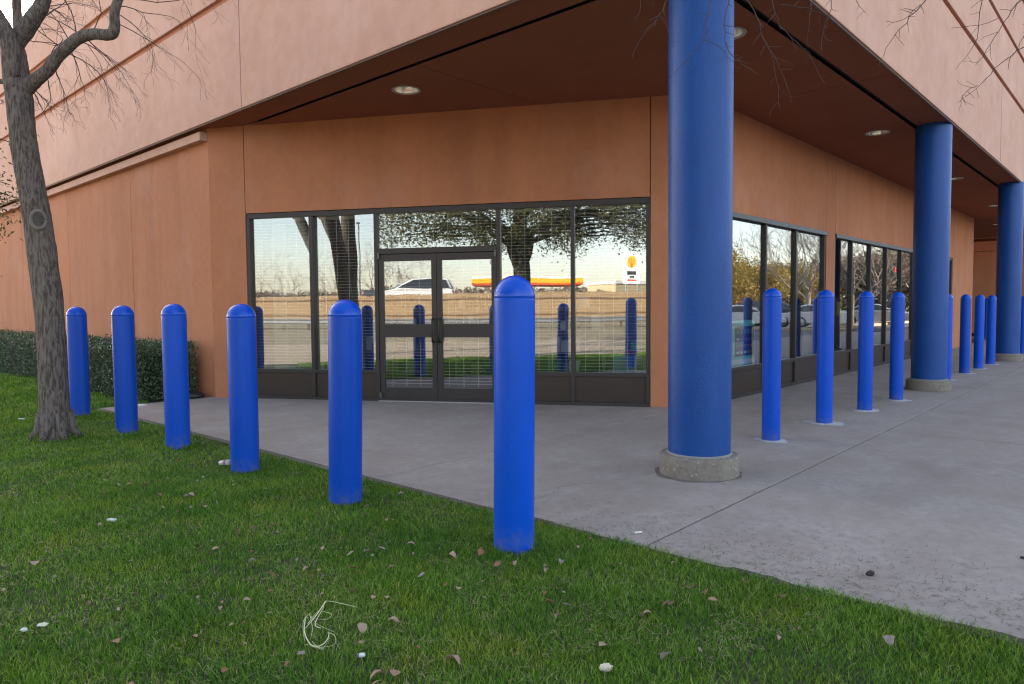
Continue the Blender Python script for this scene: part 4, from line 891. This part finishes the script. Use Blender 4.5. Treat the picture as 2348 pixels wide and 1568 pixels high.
for (a, b_), s_, mi, lb in big:
    p = put(a, b_, .035); q = [k for k in range(10) if k % 5 == mi][rr.randrange(2)]; o = bpy.data.objects.new('fallen_leaf', LMESH[q]); COL.objects.link(o)
    o.location = (p.x, p.y, p.z + .004); o.rotation_euler = (rr.gauss(0, .25), rr.gauss(0, .25), rr.uniform(0, 6.28)); o.scale = (s_ * .72, s_ * .85, s_ * .72); tag(o, lb, 'leaf', 'dry leaves scattered over the lawn')
CL = {(1320, 1190): 'rust leaf on the concrete just right of the nearest bollard', (1300, 1200): 'dark brown leaf on the concrete touching the lawn edge right of the nearest bollard', (1730, 1128): 'dark twig like leaf on the concrete by the joint, right of the column base',
 (1630, 1160): 'dark brown leaf on the concrete below the column base', (1730, 1350): 'rust leaf on the concrete among clippings, left of the dirt clod', (1880, 1320): 'dark brown leaf on the concrete close left of the dirt clod', (2140, 1365): 'rust leaf on the concrete right of and nearer than the dirt clod',
 (1218, 1165): 'dark brown leaf on the concrete directly beside the nearest bollard', (1235, 1100): 'dark brown leaf on the concrete beyond the nearest bollard', (1940, 965): 'dark brown leaf on the concrete between second and third bollard rings', (1660, 1110): 'dark brown leaf against the foot of the column base'}
for (a, b_, mi) in [(1320, 1190, 3), (1300, 1200, 2), (1730, 1128, 2), (1630, 1160, 2), (1730, 1350, 3), (1880, 1320, 2), (2140, 1365, 3), (1218, 1165, 2), (1235, 1100, 2), (1940, 965, 2), (1660, 1110, 2)]:
    p = put(a, b_, .004); q = mi; o = bpy.data.objects.new('fallen_leaf', LMESH[q]); COL.objects.link(o); s_ = rr.uniform(.5, .8)
    o.location = (p.x, p.y, .005); o.rotation_euler = (0, 0, rr.uniform(0, 6.28)); o.scale = (s_, s_ * .6, s_ * .4); tag(o, CL[(a, b_)], 'leaf', 'leaves on the concrete')
PAPER = mat('crumpled_paper', (.62, .63, .60), .85, bump=(60, .8, .01)); CREAM = mat('cream_tissue', (.60, .54, .42), .9, bump=(80, .8, .01))
def crumple(name, a, b_, size, material, label, cat, flat=.5, seed=0, z=.03):
    bm = bmesh.new(); bmesh.ops.create_icosphere(bm, subdivisions=3, radius=1); rr = random.Random(seed)
    for v in bm.verts:
        n_ = math.sin(v.co.x * 5 + seed) * math.cos(v.co.y * 6) * .18 + rr.uniform(-.16, .16); v.co *= (1 + n_); v.co.x *= size[0]; v.co.y *= size[1]; v.co.z *= size[2]
    me = bpy.data.meshes.new(name); bm.to_mesh(me); bm.free(); me.materials.append(material); o = bpy.data.objects.new(name, me); COL.objects.link(o)
    p = put(a, b_, z); o.location = p; o.rotation_euler = (0, 0, -.75 + rr.uniform(-.3, .3)); tag(o, label, cat); return o
crumple('paper_ball', 255, 1192, (.03, .015, .012), PAPER, 'white crumpled paper wad on the open lawn at left', 'litter', seed=1)
crumple('paper_scrap', 55, 1443-0, (.014, .01, .008), PAPER, 'small crumpled white scrap near the left edge of the lawn', 'litter', seed=2)
crumple('tissue', 1388, 1530, (.024, .014, .014), CREAM, 'cream frayed tissue wad at the bottom edge right of centre', 'litter', seed=3)
crumple('dirt_clod', 1995, 1314, (.024, .016, .012), mat('dark_dirt', (.045, .04, .033), .95, bump=(80, 1, .02)), 'dark dirt clod alone on the concrete near the lawn edge', 'dirt clod', seed=4, z=.012)
crumple('dirt_clod', 2344, 1278, (.012, .012, .006), bpy.data.materials['dark_dirt'], 'small dark clod on the concrete at the right edge', 'dirt clod', seed=6, z=.006)
crumple('paper_scrap', 50, 960, (.045, .02, .006), PAPER, 'flat pale scrap in the grass left of the tree foot', 'litter', seed=5)
crumple('paper_scrap', 323, 929, (.07, .05, .02), PAPER, 'crumpled white paper at the concrete corner by the hedge', 'litter', seed=7)
# flat pale paper
p = put(97, 1433, .04); o = obj('paper_piece', [(-.03, -.015, 0), (.028, -.018, .004), (.034, .014, .008), (.004, .018, .012), (-.032, .013, .003)], [(0, 1, 2, 3, 4)], mat('pale_green_paper', (.52, .56, .42), .8), loc=p); o.rotation_euler = (.1, .1, -.8); o.scale = (.65, .65, .65); tag(o, 'flat pale greenish scrap of paper at the lower left', 'litter')
# cigarette-like paper roll and butt
def roll(name, a, b_, L, r, rz, label, cat, z=.03, m1=PAPER, m2=None):
    p = put(a, b_, z); e = empty(name, p, rz); tag(e, label, cat); mb = MB(); mb.tube([(-L / 2, 0, 0), (L / 2 * .4, 0, .003), (L / 2, 0, .005)], [r, r, r * .9], 12); mb.build('wrapper', m1, e, smooth=True)
    if m2: mb = MB(); mb.tube([(-L / 2 - .001, 0, 0), (-L / 2 + L * .28, 0, .001)], [r * 1.06, r * 1.06], 12); mb.build('tip', m2, e, smooth=True)
    return e
roll('paper_roll', 828, 1503, .028, .0085, -.9, 'small white printed paper roll in the grass at the bottom centre', 'litter', .035, PAPER, mat('roll_print', (.12, .1, .2), .7))
roll('cigarette_butt', 1463, 1221, .045, .0055, -.75, 'white cigarette butt lying alone on the concrete', 'cigarette butt', .007, mat('cigarette_paper', (.75, .75, .74), .8), mat('cigarette_filter', (.68, .67, .62), .8))
# crushed cup by bollard
p = put(519, 1062, .05); e = empty('crushed_cup', p, -1.1); e.scale = (.75, .75, .75); tag(e, 'crushed clear plastic cup lying against the foot of a bollard', 'cup')
mb = MB(); mb.tube([(-.09, 0, .0), (-.05, 0, .005), (0, .004, .01), (.05, 0, .012)], [.022, .026, .03, .034], 16, wob=.18, seed=3); mb.build('cup_wall', mat('cloudy_plastic', (.5, .5, .5), .25), e, smooth=True)
mb = MB(); mb.tube([(-.035, 0, .008), (.0, .003, .011)], [.030, .033], 16); mb.build('red_band', mat('red_print', (.35, .16, .15), .5), e, smooth=True)
# fibre strand
p0 = put(735, 1430, .04); FS = empty('plant_fibre', (p0.x, p0.y, 0)); tag(FS, 'tangled pale straw coloured fibre strand lying on the front lawn', 'plant fibre'); mb = MB()
def fs(P, r0, r1=None, z=.045):
    pts = []
    for k, (a, b_) in enumerate(P):
        q = put(a, b_, z + .006 * math.sin(k * 1.9)); pts.append(q - Vector((p0.x, p0.y, 0)))
    Q, rd = smoothpts(pts, list(np.linspace(r0, r1 or r0 * .6, len(pts))), 5); mb.tube(Q, rd, 5)
fs([(735, 1440), (722, 1430), (740, 1395), (748, 1378), (790, 1385), (817, 1392)], .0022, .0012); fs([(747, 1378), (725, 1410), (700, 1440)], .0032, .0015)
fs([(700, 1415), (698, 1450), (715, 1480), (738, 1478), (752, 1462), (754, 1450)], .0026, .0018); fs([(712, 1405), (695, 1425), (698, 1470)], .0012); fs([(735, 1400), (760, 1408), (745, 1420), (700, 1415)], .001)
fs([(752, 1450), (765, 1455), (770, 1468), (760, 1480), (720, 1485)], .0011); fs([(705, 1430), (725, 1405), (735, 1398)], .0014); fs([(715, 1470), (735, 1488), (745, 1480), (755, 1462)], .001); fs([(712, 1412), (730, 1432), (765, 1448)], .001); fs([(698, 1478), (725, 1480), (742, 1490)], .0009); fs([(710, 1408), (716, 1440), (712, 1462)], .0012)
mb.build('strands', mat('straw', (.55, .57, .36), .7), FS, smooth=True)
mb = MB(); mb.tube([put(1010 + 710, 1380, .012) - Vector((0, 0, 0)), put(1745, 1392, .012)], [.003, .002], 5)

# ================================================================= INSIDE THE WINDOWS
BL = ['white open slat blind behind the leftmost pane', 'white open slat blind behind the second pane left of the doors', 'white open slat blind behind the glass doors', 'white open slat blind behind the pane just right of the doors', 'white open slat blind behind the pane nearest the brown pier']
for i in range(5):
    s0, s1 = SP[i] + .04, SP[i + 1] - .04; o = empty('window_blind'); tag(o, BL[i], 'blind', 'slat blinds behind the entrance glass')
    mb = MB(); z = .47 if i != 2 else .24; rr = random.Random(i)
    while z < 2.68:
        tz = rr.uniform(-.0015, .0015); mb.box(s0, -.215, z + tz, s1, -.17, z + tz + .0042, fn=ch); z += .046
    mb.build('slats', WHITE, o); mb = MB(); nn = 5 if i != 2 else 8
    for k in range(nn):
        s_ = s0 + (k + .6) / nn * (s1 - s0); mb.box(s_ - .004, -.167, .44 if i != 2 else .2, s_ + .004, -.165, 2.7, fn=ch)
    mb.build('ladder_tapes', CORD, o); mb = MB(); mb.box(s0, -.22, 2.69, s1, -.16, 2.74, fn=ch); mb.build('head_rail', WHITE, o)
def carton(s0, d0, s1, d1, z0, z1, m_, label, panelm=None, fn=ch):
    c = fn((s0 + s1) / 2, (d0 + d1) / 2, z0); e = empty('carton', c); tag(e, label, 'box'); cv = Vector(c)
    mb = MB(); mb.box(s0, d0, z0, s1, d1, z1, fn=fn); mb.build('box_body', m_, e, xf=lambda x, y, z: (x - cv.x, y - cv.y, z - cv.z), bevel=.004)
    if panelm: mb = MB(); mb.box(s0 + .03, d1, z0 + .05, s1 - .05, d1 + .002, z1 - .06, fn=fn); mb.build('printed_panel', panelm, e, xf=lambda x, y, z: (x - cv.x, y - cv.y, z - cv.z))
BLU = mat('blue_card', (.04, .36, .8), .5); WHT = mat('white_card', (.85, .85, .85), .5); GRN = mat('green_plastic', (.12, .8, .08), .4); REDC = mat('red_plastic', (.5, .05, .08), .5); NAVY = mat('navy_card', (.04, .12, .45), .5)
tb = empty('display_table', ch(6.3, -.75, 0)); tag(tb, 'low display table of boxed goods behind the pane nearest the pier', 'table'); cv = Vector(tb.location)
xf = lambda x, y, z: (x - cv.x, y - cv.y, z)
mb = MB(); mb.box(5.95, -1.1, .36, 6.95, -.4, .40, fn=ch); mb.build('tabletop', WHITE, tb, xf=xf); mb = MB()
for a, b_ in ((5.98, -1.07), (6.9, -1.07), (5.98, -.44), (6.9, -.44)): mb.box(a, b_, 0, a + .04, b_ + .04, .36, fn=ch)
mb.build('table_legs', STEEL, tb, xf=xf)
carton(6.08, -.75, 6.36, -.42, .402, .66, BLU, 'blue cardboard box on the display table, left of the white one', mat('pale_blue_print', (.15, .35, .6), .5))
carton(6.37, -.72, 6.54, -.42, .402, .67, WHT, 'white cardboard box between the blue boxes on the display table', mat('grey_print', (.35, .38, .42), .5))
carton(6.56, -.75, 6.86, -.42, .402, .66, NAVY, 'navy cardboard box at the right end of the display table', WHT)
carton(6.15, -.7, 6.5, -.45, .664, .72, REDC, 'flat red package lying on the blue box')
carton(6.3, -1.05, 6.9, -.8, .402, .84, GRN, 'bright green plastic tub standing behind the boxes')
# interior shelving seen dimly
for i, (s0, s1, d) in enumerate([(1.0, 2.2, -3.2), (3.0, 4.2, -2.8), (4.7, 5.7, -3.0)]):
    c = ch((s0 + s1) / 2, d, 0); e = empty('store_shelf', c); cv = Vector(c); tag(e, ['grey metal shelf unit inside behind the left panes', 'shelf unit with dark green goods inside behind the doors', 'shelf unit inside behind the right panes'][i], 'shelf')
    xf = lambda x, y, z, cv=cv: (x - cv.x, y - cv.y, z)
    mb = MB(); mb.box(s0, d - .4, 0, s0 + .03, d, 1.5, fn=ch); mb.box(s1 - .03, d - .4, 0, s1, d, 1.5, fn=ch)
    for z in (.1, .5, .9, 1.3): mb.box(s0 + .03, d - .4, z, s1 - .03, d, z + .03, fn=ch)
    mb.build('shelf_frame', GREYP, e, xf=xf); mb = MB(); rr = random.Random(i)
    for z in (.132, .532, .932, 1.332):
        s_ = s0 + .05
        while s_ < s1 - .2:
            w_ = rr.uniform(.08, .2); mb.box(s_, d - .35, z, s_ + w_, d - .04, z + rr.uniform(.12, .3), rr.randrange(4), fn=ch); s_ += w_ + .02
    mb.build('goods', [mat('goods_green', (.04, .16, .06), .6), mat('goods_tan', (.3, .24, .12), .6), WHT, mat('goods_dark', (.05, .05, .06), .6)], e, xf=xf)
# partition end at the left pane
pw = MB(); pw.box(.75, -1.6, 0, 1.0, -.45, 2.9, fn=ch); po = pw.build('partition', mat('pale_partition', (.55, .6, .58), .7)); tag(po, 'pale partition end inside behind the left edge of the leftmost pane', 'partition')
sw_ = MB(); sw_.box(.90, -.449, 1.0, .97, -.43, 1.12, fn=ch); so = sw_.build('wall_switch', SBLACK); tag(so, 'small black switch box on the pale partition end', 'switch')
# window display board (right wall)
e = empty('display_board', (10.2, 4.75, 0)); tag(e, 'teal window display board with a dark printed poster, behind the glass beside the nearest column', 'display board')
def dbox(mb, x0, y0, z0, x1, y1, z1): mb.box(x0 - 10.2, y0 - 4.75, z0, x1 - 10.2, y1 - 4.75, z1)
mb = MB(); dbox(mb, 9.66, 4.66, .0, 10.78, 4.70, 1.12); mb.build('board', mat('teal_board', (.2, .62, .55), .6), e)
mb = MB(); dbox(mb, 10.08, 4.652, .58, 10.74, 4.659, 1.03); ps = mb.build('poster', mat('poster_navy', (.015, .02, .05), .5), e)
mb = MB(); rr = random.Random(2)
for r_ in range(4):
    for c_ in range(5):
        x = 10.12 + c_ * .122; z = .62 + r_ * .1; mb.box(x - 10.2, 4.650 - 4.75, z, x + .09 - 10.2, 4.6515 - 4.75, z + (.035 if r_ < 3 else .07), rr.randrange(5))
mb.build('poster_blocks', [mat('blk_white', (.6, .6, .62), .5), mat('blk_magenta', (.35, .05, .18), .5), mat('blk_green', (.15, .3, .1), .5), mat('blk_blue', (.05, .15, .4), .5), mat('blk_grey', (.2, .2, .22), .5)], ps)
mb = MB(); dbox(mb, 9.66, 4.652, .46, 10.78, 4.659, .53); mb.build('price_strip', mat('strip_blue_white', (.75, .8, .85), .5), e)
# inside: exit sign, dispenser and bins
e = empty('exit_sign', (19.85, 4.90, 2.2)); tag(e, 'small red lettered sign inside behind the fourth narrow pane', 'sign'); mb = MB(); mb.box(-.16, 0, -.09, .16, .04, .09); mb.build('sign_box', SWHITE, e)
RED = mat('red_letters', (.5, .02, .02), .4); RED.node_tree.nodes['Principled BSDF'].inputs['Emission Color'].default_value = (1, .08, .04, 1); RED.node_tree.nodes['Principled BSDF'].inputs['Emission Strength'].default_value = 1.5
cu_ = bpy.data.curves.new('exit_letters', 'FONT'); cu_.body = 'EXIT'; cu_.size = .15; cu_.extrude = .002; cu_.align_x = 'CENTER'; cu_.align_y = 'CENTER'; cu_.materials.append(RED)
tmp = bpy.data.objects.new('tmp', cu_); COL.objects.link(tmp); dg = bpy.context.evaluated_depsgraph_get(); me_ = bpy.data.meshes.new_from_object(tmp.evaluated_get(dg)); bpy.data.objects.remove(tmp)
to = bpy.data.objects.new('exit_letters', me_); COL.objects.link(to); to.parent = e; to.location = (0, -.004, 0); to.rotation_euler = (R(90), 0, 0)
dv = MB(); dv.box(16.5, 5.3, 0, 17.05, 5.8, 1.5); do = dv.build('drinks_cooler', mat('cooler_brown', (.07, .05, .04), .4), bevel=.01); tag(do, 'dark upright cooler inside behind the first narrow pane', 'cooler')
dd = MB(); dd.box(16.6, 5.29, 1.1, 16.95, 5.299, 1.4); d2 = dd.build('yellow_panel', mat('cooler_yellow', (.5, .38, .05), .4), do)
for i, (x, w_) in enumerate([(19.4, 1.3), (20.95, 1.2)]):
    pm = MB(); pm.box(x, 5.0, 0, x + w_, 5.08, 2.6); q = pm.build('inner_screen', mat('screen_beige', (.46, .33, .27), .8)); tag(q, ['beige inner screen behind the fourth narrow pane', 'beige inner screen behind the last narrow pane by the second column'][i], 'screen')

# ================================================================= WORLD BEHIND THE CAMERA
# plank fence along the road
fe = empty('plank_fence', (FO.x, FO.y, .5)); tag(fe, 'long sunlit tan plank fence below the road, reflected across the doors', 'fence'); o3 = Vector((FO.x, FO.y, .5))
def fl(s, d, z): p = Vector(fp(s, d, z)) - o3; return (p.x, p.y, p.z)
mb = MB(); rr = random.Random(1); s_ = -60
while s_ < 60:
    w_ = .16; mb.box(s_, 0, .55, s_ + w_, .02 + rr.uniform(0, .006), 2.15 + rr.uniform(-.03, .03) + .07 * math.sin(s_ * .1), fn=fl); s_ += w_ + .008
mb.build('planks', FENCE, fe); mb = MB()
for z in (.9, 1.8): mb.box(-60, -.04, z, 60, -.001, z + .08, fn=fl)
mb.build('fence_rails', mat('rail_brown', (.2, .13, .08), .9), fe)
mb = MB()
for k in range(-24, 25): mb.box(k * 2.5 - .05, .03, .3, k * 2.5 + .05, .12, 2.1, fn=fl)
po = mb.build('fence_posts', FENCE, fe); po['kind'] = 'stuff'
# guard rail
ge = empty('guard_rail', (FO.x + 6, FO.y, 0)); tag(ge, 'low galvanised guard rail in front of the plank fence, reflected across the panes', 'guard rail'); o4 = Vector((FO.x + 6, FO.y, 0))
def gl(s, d, z): p = Vector(fp(s, d, z)) - o4; return (p.x, p.y, p.z)
mb = MB(); prf = [(0, .72), (.04, .68), (.0, .62), (.0, .56), (.04, .50), (0, .44)]
V = []; F = []
for s_ in (-60, 60):
    for d_, z in prf: V.append(gl(s_, -6 - d_, z + .1))
    for d_, z in reversed(prf): V.append(gl(s_, -5.99 - d_, z + .1))
n = 12; F = [(i, (i + 1) % n, (i + 1) % n + n, i + n) for i in range(n)]; obj('rail', V, F, STEEL, ge)
for k in range(-24, 25):
    mb = MB(); mb.box(k * 2.5 - .06, -5.95, -.1, k * 2.5 + .06, -5.85, .78, fn=gl); mb.build('post', mat('post_wood', (.13, .1, .08), .9) if k == -24 else bpy.data.materials['post_wood'], ge)

def make_car(paint, kind, label, group):
    L, Wd, H = {'suv': (4.9, 1.95, 1.75), 'sedan': (4.8, 1.85, 1.45), 'pickup': (5.6, 2.0, 1.9)}[kind]
    root = empty('parked_car'); tag(root, label, 'car', group)
    h = H; zb = .28
    if kind == 'suv': low = [(-L / 2, .45), (-L / 2 + .03, 1.0), (-L / 2 + .25, 1.08), (L * .18, 1.12), (L * .42, .98), (L / 2 - .03, .8), (L / 2, .45)]; cab = [(-L / 2 + .1, 1.07), (-L / 2 + .35, H - .08), (-L * .2, H), (L * .02, H - .03), (L * .24, 1.1)]
    elif kind == 'sedan': low = [(-L / 2, .45), (-L / 2 + .03, .95), (-L / 2 + .8, 1.0), (L * .2, .98), (L * .44, .82), (L / 2, .6), (L / 2, .4)]; cab = [(-L / 2 + .7, .98), (-L * .2, H - .03), (0, H), (L * .06, H - .04), (L * .24, .97)]
    else: low = [(-L / 2, .6), (-L / 2 + .02, 1.2), (-L * .06, 1.2), (L * .2, 1.2), (L * .45, 1.15), (L / 2, 1.0), (L / 2, .5)]; cab = [(-L * .08, 1.19), (-L * .06, H - .05), (L * .03, H), (L * .1, H - .05), (L * .24, 1.18)]
    low = [(-L / 2 + .1, zb)] + low + [(L / 2 - .1, zb)]
    def prism(pr, w0, w1, zt):
        mb = MB(); n = len(pr); V = []
        for sgn in (-1, 1):
            for x, z in pr:
                t = max(0, min(1, (z - zb) / (zt - zb))); yy = w0 + (w1 - w0) * t ** 2; ex = 1 - .10 * (abs(x) / (L / 2)) ** 4; V.append((x, sgn * yy * ex, z))
        F = [tuple(range(n)), tuple(range(2 * n - 1, n - 1, -1))] + [(i, i + n, (i + 1) % n + n, (i + 1) % n) for i in range(n)]; mb.add(V, F); return mb
    prism(low, Wd / 2, Wd / 2 - .07, 1.15).build('body', paint, root, bevel=.06)
    prism(cab, Wd / 2 - .02, Wd / 2 - .28, H).build('roof', paint, root, bevel=.07)
    cm = sum(x for x, z in cab) / len(cab); g_ = [(cm + (x - cm) * .9, z - .06 if z > 1.3 else z + .04) for x, z in cab]
    prism([(x, z) for x, z in g_], Wd / 2 + .0, Wd / 2 - .24, H).build('side_window', CGLASS, root)
    g2 = [(cm + (x - cm) * 1.04, z - .09 if z > 1.3 else z + .05) for x, z in cab]; prism(g2, Wd / 2 - .16, Wd / 2 - .38, H).build('windscreen', CGLASS, root)
    for sx in (-1, 1):
        for sy in (-1, 1):
            mb = MB(); mb.lathe([(.1, -.11), (.32, -.11), (.345, -.07), (.345, .07), (.32, .11), (.1, .11)], 20); x0, y0 = sx * L * .31, sy * (Wd / 2 - .1)
            wh = mb.build('wheel', TYRE, root, smooth=False, xf=lambda x, y, z: (x + x0, z + y0, y + .345)); mb = MB(); mb.lathe([(.02, 0), (.2, 0), (.22, .01), (.02, .02)], 16); mb.build('rim', RIM, wh, xf=lambda x, y, z: (x + x0, y0 + sy * (.1 + z), y + .345))
    for sy in (-1, 1):
        zz = .85 if kind == 'sedan' else .9; mb = MB(); mb.box(-L / 2 - .004, sy * Wd * .36 - .18, zz - .08, -L / 2 + .1, sy * Wd * .36 + .15, zz + .06); mb.build('tail_light', REDL, root, bevel=.02)
        mb = MB(); mb.box(L / 2 - .2, sy * Wd * .34 - .18, .66, L / 2 - .015, sy * Wd * .34 + .15, .78); mb.build('headlight', CLEARL, root, bevel=.02)
    return root
aF = math.atan2(FD.y, FD.x)
s1 = make_car(WPAINT, 'suv', 'white sport utility vehicle passing on the raised road, reflected across the doors', 'vehicles on the road'); p = fp(-1.7, 2.6, 1.42); s1.location = p; s1.rotation_euler = (0, 0, aF + math.pi)
dk = make_car(DPAINT, 'pickup', 'dark pickup passing on the raised road, reflected left of the doors', 'vehicles on the road'); dk.location = fp(-7.5, 5.9, 1.42); dk.rotation_euler = (0, 0, aF)
sv = make_car(WPAINT, 'sedan', 'white car parked in the lot, reflected in the pane next to the nearest column', 'cars parked in the lot'); sv.location = (43.3, -10.3, -.12); sv.rotation_euler = (0, 0, 1.3)
dup(sv, (46.3, -7.4, -.12), 4.4, 'white car parked in the lot, reflected in the third pane of the near windows')
dup(sv, (49.5, -13.2, -.12), 1.25, 'white car parked in the lot, reflected behind the first white one')
ds = make_car(DPAINT, 'suv', 'dark car parked in the lot, reflected in the second pane of the near windows', 'cars parked in the lot'); ds.location = (46.0, -9.2, -.12); ds.rotation_euler = (0, 0, 1.35)
ss = make_car(SPAINT, 'sedan', 'silver car parked in the lot, reflected in a narrow pane beside a bollard', 'cars parked in the lot'); ss.location = (54.3, -5.6, -.12); ss.rotation_euler = (0, 0, 1.3)
rs = make_car(mat('red_car_paint', (.4, .03, .03), .25), 'suv', 'red car parked farther off, reflected next to the nearest column', 'cars parked in the lot'); rs.location = (56, -14.5, -.12); rs.rotation_euler = (0, 0, 1.2)
# tan kerbed island in the lot
mb = MB(); mb.box(40, -16, -.12, 41.2, -3, .03); mb.box(44, -5.6, -.12, 70, -4.6, .03); tag(mb.build('kerb_island', DRIVE, bevel=.02), kind='structure')
# gas station canopy, its sign and a beige building
e = empty('fuel_canopy', (-60, -15.5, 0)); e.rotation_euler = (0, 0, aF); tag(e, 'yellow and white fuel station canopy across the road, reflected right of the doors', 'canopy')
mb = MB(); mb.box(-6, -4, 4.35, 6, 4, 4.6); mb.build('canopy_roof', SWHITE, e); mb = MB(); mb.box(-6.02, -4.02, 3.85, 6.02, 4.02, 4.345); mb.build('yellow_band', YEL, e); mb = MB(); mb.box(-6.0, -4.0, 3.65, 6.0, 4.0, 3.845); mb.build('red_stripe', ORG, e)
for x in (-4.5, 4.5):
    for y in (-2, 2): mb = MB(); mb.box(x - .2, y - .2, -.15, x + .2, y + .2, 3.64); mb.build('canopy_post', SWHITE, e)
mb = MB(); mb.box(-2, -1, -.15, 2, 0, 1.7); mb.build('pump_row', YEL, e, bevel=.05)
e = empty('roadside_sign', (-47.1, -22.1, 0)); e.rotation_euler = (0, 0, math.atan2(27, 53)); tag(e, 'tall white price sign with yellow scallop emblem, reflected in the rightmost entrance pane', 'sign')
mb = MB(); mb.box(0, -.85, 3.5, .3, .85, 6.6); mb.build('sign_panel', SWHITE, e, bevel=.03)
for y in (-.55, .55): mb = MB(); mb.tube([(.15, y, -.15), (.15, y, 3.5)], .09, 10); mb.build('pole', GREYP, e, smooth=True)
V = [(.305, 0, 4.98)]
for k in range(25):
    a = math.pi * (-.18 + 1.36 * k / 24); rr_ = .62 * (1 + .05 * math.cos(k * math.pi)); V.append((.306, math.cos(a) * rr_ * .78, 5.62 + math.sin(a) * rr_))
obj('emblem', V + [(.3, .2, 4.95), (.3, -.2, 4.95)], [tuple(range(26))], YEL, e)
mb = MB(); 
for k in range(-2, 3): a = math.pi / 2 + k * .42; mb.tube([(.31, 0, 5.1), (.31, math.cos(a) * .42, 5.55 + math.sin(a) * .5)], .018, 4)
mb.build('emblem_ribs', ORG, e)
mb = MB(); mb.box(.301, -.45, 4.35, .31, .45, 4.72); mb.box(.301, -.25, 4.05, .31, .2, 4.25); mb.build('price_display', SBLACK, e)
mb = MB(); mb.box(.301, -.45, 3.75, .31, .45, 3.9); mb.build('red_strip', ORG, e)
mb = MB(); mb.box(-4, -5, 0, 4, 5, 3.9); bb = mb.build('building_walls', BEIGE, None); 
be = empty('shop_building', (-62, -30.5, 0)); bb.parent = be; mb = MB(); mb.box(-4.1, -5.1, 3.9, 4.1, 5.1, 4.2); mb.build('roof_edge', SWHITE, be); mb = MB(); mb.box(4.001, -3, .8, 4.02, 3, 2.2); mb.build('shop_window', CGLASS, be); tag(be, 'low beige shop building across the road, reflected at the right of the entrance glass', 'building')
# light pole
e = empty('street_lamp', (-46.6, 10.6, -.15)); tag(e, 'tall pale street lamp reflected in the leftmost pane', 'lamp post'); mb = MB(); mb.tube([(0, 0, 0), (0, 0, 4), (0, 0, 8.5)], [.14, .11, .08], 12); mb.build('pole', GREYP, e, smooth=True)
mb = MB(); mb.tube([(0, 0, 8.4), (.6, 0, 8.7), (1.5, 0, 8.7)], [.05, .04, .04], 8); mb.build('arm', GREYP, e, smooth=True); mb = MB(); mb.box(1.3, -.15, 8.6, 2.0, .15, 8.72); mb.build('lamp_head', GREYP, e, bevel=.03)
# treelines that close the horizon behind everything (far off, uncountable)
def belt(name, pts, h, n, m_, label, sz=.5):
    g_ = np.random.default_rng(len(name)); t = g_.random(n) * (len(pts) - 1); i = t.astype(int); f = t - i; P = np.array(pts, float); c = P[i] * (1 - f)[:, None] + P[i + 1] * f[:, None]
    hh = h * (.6 + .4 * vnoise(c[:, 0], c[:, 1], .12, 5)); z = hh * g_.random(n) ** .7; c = np.stack([c[:, 0] + g_.normal(0, 3, n), c[:, 1] + g_.normal(0, 3, n), z], 1)
    o = leaf_mesh(name, c, 1, .2, sz, m_, None, 4); tag(o, label, 'woods', kind='stuff')
TW = leafmat('winter_twigs', [(.16, .12, .09), (.24, .19, .14), (.12, .1, .07)], .2)
belt('far_woods', [(-110, 60), (-105, 0), (-100, -60)], 5.5, 40000, TW, 'far band of grey brown winter woods across the road', .3)
belt('lot_woods', [(60, -60), (90, -45), (95, -20), (90, -3)], 8, 60000, TW, 'far band of winter woods beyond the parking lot', .28)
